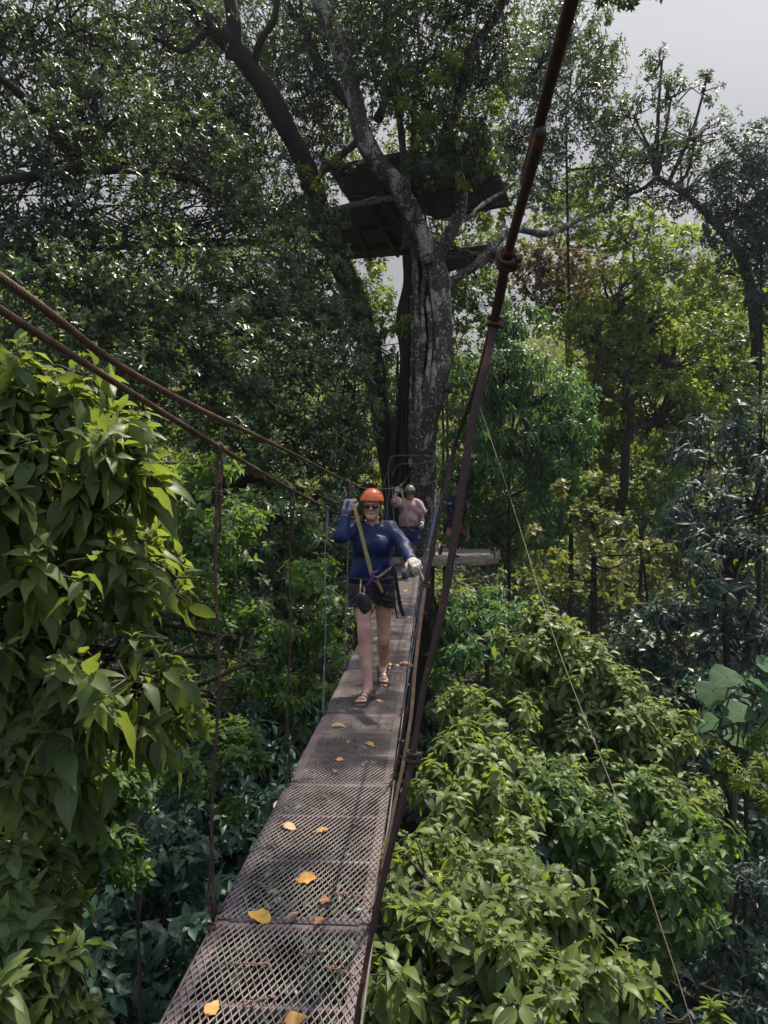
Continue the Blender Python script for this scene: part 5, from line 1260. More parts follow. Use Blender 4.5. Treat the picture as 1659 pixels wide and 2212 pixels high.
def foot_prims(S, an, toe, heel_drop, s=1.0, toes=True, grow=0.0, k=.015):
    """foot from the ankle joint to the toe tip; both world points, sole about .06 below ankle"""
    hz = nrm(V(toe[0] - an[0], toe[1] - an[1], 0)); d = nrm(toe - (an - V(0, 0, heel_drop))); sd = nrm(np.cross(d, [0, 0, 1])); up = np.cross(sd, d)
    heel = an - up * heel_drop * .80 - d * .035 * s
    ball = toe - d * .055 * s + up * .006
    g_ = grow
    S.cone(an, heel + up * .018, .036 * s + g_, .030 * s + g_, k=k); S.cone(heel + up * .012, ball + up * .006, .031 * s + g_, .030 * s + g_, k=k, sq=.8, ax=up)
    S.cone(an + d * .02, ball + up * .012 - d * .02, .032 * s + g_, .024 * s + g_, k=k)
    S.cone(ball - sd * .018 * s, ball + sd * .018 * s, .024 * s + g_, k=k, sq=.75, ax=up)
    if toes:
        for i in range(5):
            o = sd * (-.034 + .0165 * i) * s
            fwd = (.055, .050, .046, .040, .032)[i] if np.dot(sd, V(1, 0, 0)) * toes < 0 else (.032, .040, .046, .050, .055)[i]
            big = (i == 0 and np.dot(sd, V(1, 0, 0)) * toes < 0) or (i == 4 and np.dot(sd, V(1, 0, 0)) * toes > 0)
            S.cone(ball + o * .9 - up * .004, ball + o + d * fwd * s - up * .008, (.012 if big else .009) * s, (.011 if big else .0075) * s, k=.004)
    return d, sd, up, heel, ball

def strap_loop(mb, c, axis, rx, ry, xdir, wd, th, n=40, tilt=None):
    """flat band around an elliptic limb"""
    axis = nrm(axis); x = nrm(xdir - axis * np.dot(xdir, axis)); y = np.cross(axis, x)
    a = np.linspace(0, 2 * math.pi, n, endpoint=False)
    ring_ = c + np.cos(a)[:, None] * x * rx + np.sin(a)[:, None] * y * ry
    if tilt is not None: ring_ = ring_ + axis * (np.cos(a) * tilt[0] + np.sin(a) * tilt[1])[:, None]
    out = nrm_rows(np.cos(a)[:, None] * x / rx + np.sin(a)[:, None] * y / ry)
    sec = [(-wd / 2, 0), (wd / 2, 0), (wd / 2, th), (-wd / 2, th)]
    v = np.stack([ring_ + axis * p + out * q for p, q in sec], 1); v = np.concatenate([v, v[:1]])
    mb.add(v.reshape(-1, 3), grid_faces(n + 1, 4)); return mb

def band(mb, pts, wd, th, nrm_hint, n=40):
    tube(mb, pts, wd / 2, n=n, sides=8, flat=th / wd, up=nrm_hint); return mb

def helmet(parent, P, Rm, s, mat, dark, visor=True, vents=True):
    S = Sdf(P(-.01, .05, 0) - .19 * s, P(-.01, .05, 0) + .19 * s, .0045)
    f, u = Rm[:, 1], Rm[:, 2]
    S.ell(P(-.008, .036, 0), V(.098, .122, .108) * s, Rm, k=0)
    S.ell(P(-.008, .034, 0), V(.083, .107, .092) * s, Rm, k=0, op='sub')
    # rim line: level over the brow, dropping behind the ears
    S.cut(P(.10, .036, 0), -u + f * .05, None, None) if False else None
    X = np.stack(np.meshgrid(*S.ax, indexing='ij'), -1) - P(0, 0, 0); yf = X @ f; zu = X @ u
    rim = (.034 + .10 * np.clip(yf / s, -.1, .0) + np.where(yf < -.02 * s, .55 * (yf / s + .02), 0) + .06 * np.clip(yf / s, 0, .2)) * s
    rim = np.maximum(rim, -.030 * s)
    S.f = np.maximum(S.f, (rim - zu).astype(np.float32))
    lip = np.abs(zu - rim) - .008 * s; ell = np.linalg.norm((X @ Rm) / (V(.104, .128, .15) * s), axis=-1) ; 
    h = S.build('helmet', mat, parent)
    if vents:
        mb = MB()
        for q in (-1, 1):
            for (a, b, e) in ((58, 38, .010), (90, 40, .012), (125, 36, .012)):
                th, ph = math.radians(b), math.radians(a)
                dv = V(q * math.cos(th) * math.sin(ph), math.cos(th) * math.cos(ph), math.sin(th)); pt = P(-.008, .036, 0) + Rm @ (dv * V(.0975, .1215, .1075) * s)
                nn = nrm(Rm @ (dv / V(.098, .122, .108))); x = nrm(np.cross(nn, u)); R2 = np.stack([x, np.cross(nn, x), nn], 1)
                ball(mb, pt, V(.013, .009, .003) * s, 6, 10, R2)
        mb.build('vent', dark, h)
    # chin strap
    mb = MB()
    for q in (-1, 1):
        tube(mb, [P(.02, .03, q * .088), P(.02, -.03, q * .075), P(.04, -.085, q * .052), P(.058, -.112, q * .018), P(.058, -.116, 0)], .0055 * s, n=24, sides=6, flat=.4)
    mb.build('chin_strap', dark, h)
    return h

def sunglasses(parent, P, Rm, s, lensmat, framemat):
    f = Rm[:, 1]
    fr = MB()
    for q in (-1, 1):
        c = P(.101, .000, q * .033); x = nrm(Rm[:, 0] * q - f * .22); n_ = nrm(f + Rm[:, 0] * q * .22); R2 = np.stack([x, np.cross(n_, x), n_], 1)
        a = np.linspace(0, 2 * math.pi, 24, endpoint=False); sg = lambda t_: np.sign(t_) * np.abs(t_) ** .72
        rr = np.stack([.029 * sg(np.cos(a)) * (1 + .10 * np.sin(a)), .0225 * sg(np.sin(a)), 0 * a], 1) * s
        tube(fr, np.vstack([c + rr @ R2.T, c + rr[:1] @ R2.T]), .0019 * s, n=48, sides=6)
        tube(fr, [c + x * .028 * s + V(0, 0, .008 * s), P(.075, .010, q * .074), P(.0, .012, q * .081)], .0022 * s, n=16, sides=6)
    tube(fr, [P(.104, .008, -.012), P(.110, .012, 0), P(.104, .008, .012)], .0018 * s, n=10, sides=6)
    o = fr.build('sunglasses', framemat, parent)
    for q in (-1, 1):
        c = P(.101, .000, q * .033); x = nrm(Rm[:, 0] * q - f * .22); n_ = nrm(f + Rm[:, 0] * q * .22); R2 = np.stack([x, np.cross(n_, x), n_], 1)
        a = np.linspace(0, 2 * math.pi, 24, endpoint=False); sg = lambda t_: np.sign(t_) * np.abs(t_) ** .72
        oo = np.stack([.029 * sg(np.cos(a)) * (1 + .10 * np.sin(a)), .0225 * sg(np.sin(a)), 0 * a], 1) * s; mb = MB()
        lay = [oo * k_ + np.array([0, 0, z_ * s]) for k_, z_ in ((.02, .0045), (.5, .0036), (.98, .0006), (.98, -.001), (.02, .0022))]
        mb.add(c + np.concatenate(lay) @ R2.T, grid_faces(5, 24)); mb.build('lens', lensmat, o)

def sandal(parent, d, sd, up, heel, ball_, s=1.0, an=None):
    L = np.linalg.norm(ball_ - heel); S = Sdf(np.minimum(heel, ball_) - .13, np.maximum(heel, ball_) + .13, .005)
    R = np.stack([sd, d, up], 1); mid = (heel + ball_) / 2 + d * .018 - up * .032
    S.bx(mid, V(.043, L / 2 + .060, .009), R, .008); S.ell(mid + d * (L / 2 + .03), V(.045, .05, .009), R, k=.01)
    o = S.build('sandal', M['sole'], parent)
    mb = MB()
    for (t, w_, hh) in ((.98, .045, .034), (.72, .042, .047), (.50, .040, .058)):
        p = heel + (ball_ - heel) * t
        tube(mb, [p + sd * w_ - up * .026, p + sd * w_ * .8 + up * hh * .45, p + up * hh * .80 + d * .01, p - sd * w_ * .8 + up * hh * .45, p - sd * w_ - up * .026], .0048, n=24, sides=6)
    tube(mb, [heel + sd * .04 + d * .02 - up * .02, heel + sd * .043 + up * .03, heel - d * .037 + up * .045, heel - sd * .043 + up * .03, heel - sd * .04 + d * .02 - up * .02], .0055, n=24, sides=6)
    if an is not None:
        for q in (-1, 1): tube(mb, [heel + q * sd * .042 + up * .0, an + q * sd * .033 + d * .012, an + d * .042 - up * .012], .0055, n=16, sides=6)
    mb.build('strap', M['sandal'], o)
    if an is not None:
        mb = MB(); box(mb, an + d * .046 - up * .010, .046, .016, .028, np.stack([sd, d, up], 1), bev=.004); mb.build('buckle', M['black_plastic'], o)

# ================================================================== first walker (woman)
DB = 5.75
J = dict(head=at(803, 1092, 5.70), nb=at(805, 1137, 5.76), chest=at(804, 1168, 5.76), waist=at(805, 1222, 5.76), pel=at(803, 1256, 5.77),
         sR=at(766, 1143, 5.76), sL=at(843, 1143, 5.76), eR=at(737, 1158, 5.56), eL=at(872, 1180, 5.62), wR=at(748, 1108, 5.68), wL=at(889, 1211, 5.40),
         hR=at(779, 1264, 5.76), hL=at(827, 1264, 5.78), kR=at(787, 1372, 5.58), kL=at(829, 1378, 5.86), aR=at(795, 1486, 5.50), aL=at(827, 1440, 6.10), tR=at(777, 1519, 5.36), tL=at(829, 1478, 5.93))
dz_ = lambda d: float(deck_z(d))
J['aR'][2] = dz_(5.5) + .085; J['tR'][2] = dz_(5.36) + .030; J['tL'][2] = dz_(5.93) + .030; J['aL'][2] = dz_(6.08) + .115
w1 = thing('person', V(J['pel'][0], 5.7, dz_(5.7)), 'walker in orange helmet, sunglasses, navy long-sleeved shirt and black shorts crossing the bridge', 'person')
f, u, r = headframe(J['head'], V(-.05, -1, -.06), V(.03, 0, 1)); hs = .92
lo, hi_ = V(J['eR'][0] - .14, 5.12, dz_(5.7) - .06), V(J['wL'][0] + .16, 6.32, J['head'][2] + .20)
S = Sdf(lo, hi_, .0056)
P, Rm = add_head(S, J['head'], f, u, r, hs)
S.cone(J['nb'] + V(0, .012, -.02), J['head'] - u * .045 - f * .012, .046, .044, k=.016)
mid_ = J['nb'] - V(0, -.01, .062); S.cone(J['sR'], mid_, .043, .05, k=.02); S.cone(mid_, J['sL'], .05, .043, k=.02); S.cone(J['nb'] - V(0, 0, .032), (J['sR'] + J['nb']) / 2 - V(0, 0, .014), .038, .032, k=.012); S.cone(J['nb'] - V(0, 0, .032), (J['sL'] + J['nb']) / 2 - V(0, 0, .014), .038, .032, k=.012)
def torso(S, J, g_, ch, wa, hp, fem=True, k=.05, drop=0.0):
    S.cone(J['chest'], J['waist'], ch + g_, wa + g_, k=k, sq=.68); S.cone(J['waist'], J['pel'] + V(0, 0, .01), wa + g_, hp + g_, k=k, sq=.72)
    S.cone(J['sR'] * .72 + J['chest'] * .28 - V(0, 0, drop), J['sL'] * .72 + J['chest'] * .28 - V(0, 0, drop), .068 + g_, k=k if not drop else .02)
    if fem:
        for q in (-1, 1): S.ell(J['chest'] + V(q * .070, -.085, -.035), V(.066, .055, .062) + g_, k=.04)
torso(S, J, -.008, .132, .120, .150, drop=.038)
for a, b, c in (('sR', 'eR', 'wR'), ('sL', 'eL', 'wL')):
    S.cone(J[a], J[b], .040, .033, k=.02); S.cone(J[b], J[c], .033, .022, k=.02)
for h_, k_, a_ in (('hR', 'kR', 'aR'), ('hL', 'kL', 'aL')):
    h0 = J[h_]; kn = J[k_]; an = J[a_]
    S.cone(h0, kn + V(0, 0, .04), .079, .050, k=.03); S.cone(kn + V(0, 0, .05), kn - V(0, 0, .03), .048, .045, k=.025)
    S.ell(kn + V(0, -.030, 0), V(.026, .022, .032), k=.02)
    calf = kn * .66 + an * .34 + V(0, .020, 0); S.cone(kn - V(0, 0, .02), calf, .044, .049, k=.025); S.cone(calf, an + V(0, 0, .03), .048, .029, k=.03); S.cone(kn, an, .036, .030, k=.02)
    S.cone(an + V(0, 0, .03), an, .029, .031, k=.015)
ft = {}
for a_, t_, q in (('aR', 'tR', -1), ('aL', 'tL', 1)):
    ft[a_] = foot_prims(S, J[a_], J[t_], .052, .92, toes=q)
hands = {}
handR = hand(J['wR'], at(757, 1072, 5.70) - J['wR'], V(.25, -.2, .1) if False else V(.55, .75, 0), V(.8, -.5, .2), (62, 80, 50), 1.0)
handL = hand(J['wL'] + V(0, 0, .0), at(905, 1223, 5.20) - J['wL'], V(.25, 0, -1), V(-.85, -.4, .2), (28, 45, 35), 1.0)
for hh in (handR, handL):
    for a, b, ra, rb in hh: S.cone(a, b, ra - .003, rb - .003, k=.006)
S.build('body', M['skin_w'], w1)
# gloves
for hh, wr, el, nm in ((handR, J['wR'], J['eR'], 0), (handL, J['wL'], J['eL'], 1)):
    pts = np.array([p for q in hh for p in q[:2]]); S = Sdf(np.minimum(pts.min(0), wr) - .07, np.maximum(pts.max(0), wr) + .07, .0036)
    for a, b, ra, rb in hh: S.cone(a, b, ra + .0025, rb + .0025, k=.005)
    ax = nrm(wr - el); S.cone(wr - ax * .045, wr + ax * .03, .038, .036, k=.012); S.cut(wr - ax * .045, -ax)
    gl = S.build('glove', M['glove'], w1)
    mb = MB(); strap_loop(mb, wr - ax * .012, ax, .038, .038, V(0, 1, .3), .050, .003); mb.build('cuff', M['glove_purple'], gl)
    c = np.mean([p for q in hh[:4] for p in q[:2]], axis=0)
    if nm == 0:
        n_ = nrm(V(.15, -1, .15)); R2 = np.stack([nrm(np.cross([0, 0, 1.], n_)), np.cross(n_, nrm(np.cross([0, 0, 1.], n_))), n_], 1); mb = MB()
        ball(mb, c - n_ * -.016 + V(.004, 0, .0), V(.027, .048, .013), 10, 16, R2); mb.build('patch', M['glove_purple'], gl)
    else:
        mb = MB(); tube(mb, [hh[0][0], hh[0][1], hh[4][1]], [.016, .017, .014], n=12, sides=8); mb.build('patch', M['glove_tan'], gl)
# hair
S = Sdf(J['head'] - .2, J['head'] + .2, .005)
S.ell(P(-.020, .022, 0), V(.083, .098, .092) * hs, Rm, k=.02); S.ell(P(.05, -.03, 0), V(.072, .075, .092) * hs, Rm, k=.01, op='sub')
gg = np.random.default_rng(4)
for q in (-1, 1):
    for k_ in range(5 if q > 0 else 2):
        a = P(.005 - .012 * k_, .005, q * .080); b = a + V(q * .008, .01 * k_, -.055 - .012 * k_) + gg.normal(0, .006, 3); c = b + V(-q * .006, .004, -.035) + gg.normal(0, .007, 3)
        if q > 0 or k_ > 1: S.cone(a, b, .012, .011, k=.008); S.cone(b, c, .011, .007, k=.008)
S.cut(P(.050, 0, 0), f)
# photo side: loose curl at the neck on the open side of the bridge
for k_ in range(4):
    a = J['head'] + V(.064 + .004 * k_, .01 + .006 * k_, -.052 - .012 * k_); S.cone(a, a + V(.012 * math.sin(k_ * 2), .008, -.03), .013, .010, k=.008)
S.build('hair', M['hair_w'], w1)
helmet(w1, P, Rm, hs * 1.03, M['helmet_orange'], M['helmet_dark'])
sunglasses(w1, P, Rm, hs, M['lens'], M['frame_metal'])
mb = MB(); tube(mb, [P(.0885, -.060, -.019), P(.0965, -.058, 0), P(.0885, -.060, .019)], [.003, .0052, .003], n=14, sides=8, flat=.7); mb.build('lips', M['lip'], w1)
# shirt
hem = J['pel'] + V(0, 0, -.034)
S = Sdf(V(lo[0], 5.2, hem[2] - .06), V(hi_[0], 6.1, J['nb'][2] + .09), .0056)
torso(S, J, .014, .138, .134, .164)
S.cone(J['sR'], mid_, .055, .062, k=.03); S.cone(mid_, J['sL'], .062, .055, k=.03); S.cone(J['nb'] - V(0, 0, .006), (J['sR'] * .6 + J['nb'] * .4), .060, .054, k=.035); S.cone(J['nb'] - V(0, 0, .006), (J['sL'] * .6 + J['nb'] * .4), .060, .054, k=.035)
S.cone(J['nb'] - V(0, -.01, .03), J['nb'] + V(0, .012, .036), .076, .066, k=.02)
for a, b, c in (('sR', 'eR', 'wR'), ('sL', 'eL', 'wL')):
    S.cone(J[a], J[b], .061, .056, k=.03); S.cone(J[b], J[c] - nrm(J[c] - J[b]) * .022, .056, .039, k=.025)
    # folds at the inside of the elbow
    ax = nrm(J[b] - J[a])
    for t in (.55, .7, .85): pt = J[a] * (1 - t) + J[b] * t; S.cone(pt + V(0, -.02, .055), pt + V(.02, -.055, -.02), .006, .005, k=.022)
S.cone(J['nb'] + V(0, -.004, -.02), J['nb'] + V(0, .006, .10), .051, .058, k=.004, op='sub')
S.cone(J['nb'] + V(0, -.055, -.012), J['nb'] + V(0, -.085, .08), .010, .036, k=.008, op='sub')
S.cut(hem, V(0, 0, -1)); S.cut(J['nb'] + V(0, .02, .046), V(0, -.35, 1), V(J['nb'][0] - .082, 5.5, J['nb'][2] + .012), V(J['nb'][0] + .082, 6.0, J['nb'][2] + .1))
S.ripple(lambda X: .0065 * np.sin(38 * X[..., 2] + 15 * X[..., 0] + 3 * np.sin(12 * X[..., 0] + 6 * X[..., 2])) * np.clip((J['waist'][2] + .13 - X[..., 2]) * 6, .12, 1) + .0040 * np.sin(46 * X[..., 0] - 34 * X[..., 2] + 2 * np.sin(20 * X[..., 1])) * np.clip(np.abs(X[..., 0] - J['chest'][0]) * 9, .15, 1))
shirt = S.build('shirt', M['navy'], w1)
mb = MB(); zt = J['nb'] + V(-.002, -.076, -.02)
band(mb, [J['nb'] + V(0, -.070, -.012), J['chest'] + V(0, -.112, .03), J['chest'] + V(-.002, -.118, -.06)], .006, .003, V(0, -1, 0), 20); mb.build('zip', M['black_cloth'], shirt)
mb = MB(); tube(mb, [J['nb'] + V(.0, -.075, .012), J['nb'] + V(.004, -.085, -.02)], .0022, n=6, sides=6); mb.build('zip_pull', M['white_print'], shirt)
# chest print
def print_text(txt, size, c, xdir, ydir, mat, parent, ext=.0006):
    cu = bpy.data.curves.new('print', 'FONT'); cu.body = txt; cu.size = size; cu.extrude = ext; cu.align_x = 'CENTER'; cu.align_y = 'CENTER'
    o = bpy.data.objects.new('tmp', cu); COL.objects.link(o); dg = bpy.context.evaluated_depsgraph_get(); me = bpy.data.meshes.new_from_object(o.evaluated_get(dg))
    bpy.data.objects.remove(o); n = len(me.vertices); v = np.empty(n * 3, np.float32); me.vertices.foreach_get('co', v); v = v.reshape(-1, 3)
    x = nrm(xdir); y = nrm(ydir - x * np.dot(x, ydir)); z = np.cross(x, y)
    W = np.asarray(c) + v[:, :1] * x + v[:, 1:2] * y + v[:, 2:] * z
    me.vertices.foreach_set('co', (W - ORIGIN[parent.name]).astype(np.float32).ravel()); me.materials.clear(); me.materials.append(mat); me.name = 'print'
    return link('chest_print', me, parent, ORIGIN[parent.name])
def surf(o, px, py):
    """first point of a mesh along a sight line (in world space)"""
    rd = ray(px, py); rd = rd / np.linalg.norm(rd); og = Vector(CAM - ORIGIN[o.name])
    ok, loc, nr, _ = o.ray_cast(og, Vector(rd)) if False else _rc(o, og, Vector(rd))
    return (np.array(loc) + ORIGIN[o.name], np.array(nr)) if ok else (None, None)
from mathutils.bvhtree import BVHTree
_bv = {}
def _rc(o, og, rd):
    if o.name not in _bv:
        me = o.data; _bv[o.name] = BVHTree.FromPolygons([v.co[:] for v in me.vertices], [p.vertices[:] for p in me.polygons])
    l, n_, i, d_ = _bv[o.name].ray_cast(og, rd)
    return (l is not None), l, n_, i
a, na = surf(shirt, 824, 1158.5); b, _ = surf(shirt, 832, 1160)
if a is not None and b is not None:
    x = nrm(b - a); na = na if na[1] < 0 else -na
    print_text('Columbia', .0135, a + na * .004, x, np.cross(na, x), M['white_print'], shirt)
    mb = MB(); ball(mb, a - x * .036 + na * .004, V(.0042, .0015, .0042), 6, 10); mb.build('chest_emblem', M['white_print'], shirt)
# shorts
S = Sdf(V(J['hR'][0] - .16, 5.45, J['kR'][2] + .08), V(J['hL'][0] + .16, 6.1, J['waist'][2] + .03), .0056)
S.cone(J['waist'] - V(0, 0, .03), J['pel'], .132, .166, k=.05, sq=.76)
for h_, k_, q in (('hR', 'kR', -1), ('hL', 'kL', 1)):
    e = J[h_] * .52 + J[k_] * .48; S.cone(J[h_] + V(0, 0, .01), e + V(q * .008, 0, 0), .096, .093, k=.045)
S.ripple(lambda X: .004 * np.sin(60 * X[..., 0] + 9 * np.sin(16 * X[..., 2])) * np.clip((J['pel'][2] - X[..., 2]) * 6, 0, 1))
for h_, k_, q in (('hR', 'kR', -1), ('hL', 'kL', 1)):
    e = J[h_] * .55 + J[k_] * .45; x0 = J['pel'][0]
    L_, H_ = (V(x0 - .3, 5, 10), V(x0, 7, J['pel'][2])) if q < 0 else (V(x0, 5, 10), V(x0 + .3, 7, J['pel'][2]))
    S.cut(J[h_] * .60 + J[k_] * .40 + V(0, 0, .012), V(-q * .30, 0, -1), L_, H_)
    S.cone(e + V(q * .035, -.08, -.04), e + V(q * .050, -.10, .035), .012, .004, k=0, op='sub')
S.cut(J['pel'] - V(0, 0, .012), V(0, 0, 1))
shorts = S.build('shorts', M['black_cloth'], w1)
# harness
hb = MB(); wc = J['pel'] * .62 + J['waist'] * .38 + V(0, -.004, -.01)
strap_loop(hb, wc, V(.10, 0, 1), .176, .136, V(1, 0, 0), .030, .004, tilt=(.016, .012))
har = hb.build('harness', M['webbing'], w1)
mb = MB()
def sp(px, py, lift=.006, D=5.62):
    for o in (shorts, shirt):
        a, n_ = surf(o, px, py)
        if a is not None and abs(a[1] - 5.7) < .4: return a + V(0, -lift, 0)
    return at(px, py, D)
band(mb, [sp(846, 1227, .012), sp(835, 1233, .012), sp(822, 1243, .014), sp(811, 1249, .016)], .022, .006, V(0, -1, .2), 24); mb.build('belt_strap', M['web_tan'], har)
mb = MB()
for h_, k_, q in (('hR', 'kR', -1), ('hL', 'kL', 1)):
    c = J[h_] * .84 + J[k_] * .16; strap_loop(mb, c - V(0, 0, .01), nrm(J[h_] - J[k_]) + V(q * .45, 0, 0), .108, .104, V(1, 0, 0), .026, .004)
band(mb, [sp(808, 1252, .012), sp(816, 1268, .012), sp(824, 1284, .010)], .026, .005, V(0, -1, .2), 16)
band(mb, [sp(800, 1252, .012), sp(790, 1268, .012), sp(782, 1280, .010)], .022, .005, V(0, -1, .2), 16)
mb.build('leg_loop', M['webbing'], har)
mb = MB()
for (x, y) in ((778, 1281), (837, 1282)):
    for k_ in (-3, 0, 3): p = sp(x + k_, y, .013); band(mb, [p + V(0, 0, .014), p, p - V(.002, 0, .014)], .0035, .002, V(0, -1, 0), 6)
mb.build('stripe', M['web_tan'], har)
mb = MB()
for (x, y) in ((770, 1281), (846, 1285), (844, 1232)): box(mb, sp(x, y, .013), .034, .010, .030, bev=.004)
mb.build('buckle', M['black_plastic'], har)
mb = MB()
band(mb, [sp(845, 1226, .012, 5.62), at(853, 1236, 5.60), at(858, 1270, 5.60), at(864, 1306, 5.62), at(872, 1331, 5.62)], .030, .004, V(-.3, -1, 0), 40)
band(mb, [at(850, 1290, 5.60), at(854, 1312, 5.60), at(858, 1336, 5.62)], .013, .003, V(-.3, -1, 0), 24); mb.build('strap_tail', M['webbing'], har)
mb = MB()
for s_ in range(3):
    o = gg.normal(0, .008, (6, 3)); c = pp((812, 1236, 5.52), (804, 1243, 5.50), (812, 1249, 5.50), (803, 1252, 5.52), (797, 1264, 5.53), (793, 1274, 5.54)); tube(mb, np.array(c) + o, .008, n=40, sides=7)
mb.build('purple_knot', M['purple_cord'], har)
mb = MB(); ring(mb, at(815, 1247, 5.52), V(.3, 1, .2), .024, .0045, 20, 7, sq=1.4); mb.build('carabiner', M['galv'], har)
# hanging pouch
def flat_prism(mb, poly, c, x, y, th, tint=.5, bev=.004):
    x = nrm(x); y = nrm(y); z = np.cross(x, y); n = len(poly); poly = np.array(poly); cen = poly.mean(0)
    inn = cen + (poly - cen) * .90
    lay = [(inn, -th / 2), (poly, -th / 2 + bev), (poly, th / 2 - bev), (inn, th / 2)]
    v = np.concatenate([c + p[:, :1] * x + p[:, 1:] * y + z * h for p, h in lay])
    mb.add(v, grid_faces(4, n)); b = mb.c - 4 * n; mb.l.append(np.arange(n)[::-1] + b); mb.n.append(np.array([n])); mb.l.append(np.arange(n) + b + 3 * n); mb.n.append(np.array([n])); return mb
pc = at(785.5, 1302, 5.47); k5 = 5.47 / F
px_ = lambda x, y: ((x - 785.5) * k5, (1302 - y) * k5)
poly = [px_(*q) for q in ((765, 1290), (768, 1286), (778, 1281), (784, 1281), (797, 1290), (801, 1296), (802, 1313), (799, 1319), (791, 1326), (786, 1327), (780, 1322), (773, 1310))]
mb = MB(); flat_prism(mb, poly[::-1], pc, V(1, -.1, 0), V(0, 0, 1), .022); pouch = mb.build('pouch', M['black_plastic'], w1)
mb = MB(); e = V(0, -.0125, 0)
for (x, y) in ((771.5, 1296), (777, 1293), (782.5, 1290)): band(mb, [pc + V(*[px_(x, y - 3)[0], 0, px_(x, y - 3)[1]]) + e, pc + V(px_(x + 2, y + 4)[0], 0, px_(x + 2, y + 4)[1]) + e], .011, .004, V(0, -1, 0), 6)
mb.build('slot', M['sole'], pouch)
mb = MB(); q = px_(793, 1314); ring(mb, pc + V(q[0], -.012, q[1]), V(0, 1, 0), .006, .002, 14, 6); mb.build('rivet', M['galv'], pouch)
mb = MB()
tube(mb, [at(780, 1252, 5.54), at(778.5, 1266, 5.50), at(777.5, 1284, 5.475)], .0065, n=14, sides=6); tube(mb, [at(785, 1268, 5.5), at(787.5, 1274, 5.49), at(785.5, 1284, 5.475)], .0065, n=14, sides=6)
mb.build('pouch_cord', M['lanyard'], pouch)
for a_ in ('aR', 'aL'): sandal(w1, *ft[a_][:3], ft[a_][3], ft[a_][4], .92, J[a_])

# trolley on the safety rope and its lanyard
tr = thing('rope_trolley', at(752, 1046, 5.86), 'steel trolley on the upper wire rope with olive lanyard running down to the first walker', 'trolley')
mb = MB(); c = at(752, 1046, 5.86); sx = nrm(at(760, 1048, 6.0) - at(745, 1043, 5.7))
for q in (-1, 1):
    flat_prism(mb, [(-.045, .012), (-.03, .034), (.03, .034), (.045, .012), (.035, -.02), (.012, -.06), (-.012, -.06), (-.035, -.02)], c + V(q * .016, 0, 0) + V(0, 0, .0), V(0, 1, 0) * .0 + sx, V(0, 0, 1), .005, bev=.001)
for y in (-.025, .025): ring(mb, c + sx * y + V(0, 0, .020), np.cross(sx, [0, 0, 1]), .016, .006, 16, 6)
mb.build('trolley_body', M['galv'], tr)
mb = MB(); ring(mb, c + V(0, 0, -.085), V(.2, 1, 0), .020, .005, 20, 7, sq=1.7); tube(mb, [at(744, 1052, 5.8), at(746, 1062, 5.75), at(749, 1072, 5.72)], .006, n=8, sides=6); mb.build('carabiner', M['galv'], tr)
mb = MB(); lp = pp((763, 1089, 5.655), (766, 1098, 5.63), (769, 1108, 5.61), (780, 1150, 5.56), (790, 1192, 5.53), (800, 1232, 5.51), (804, 1245, 5.51))
band(mb, lp, .026, .009, V(.1, -1, .1), 60); tube(mb, np.array(lp) + V(.009, -.004, 0), .006, n=60, sides=6); tube(mb, np.array(lp) + V(-.009, -.004, 0), .006, n=60, sides=6)
tube(mb, [lp[-1], at(810, 1252, 5.52), at(818, 1262, 5.54), at(826, 1280, 5.57)], [.014, .016, .013, .010], n=20, sides=7, flat=.5, up=V(0, -1, 0)); mb.build('lanyard', M['lanyard'], tr)

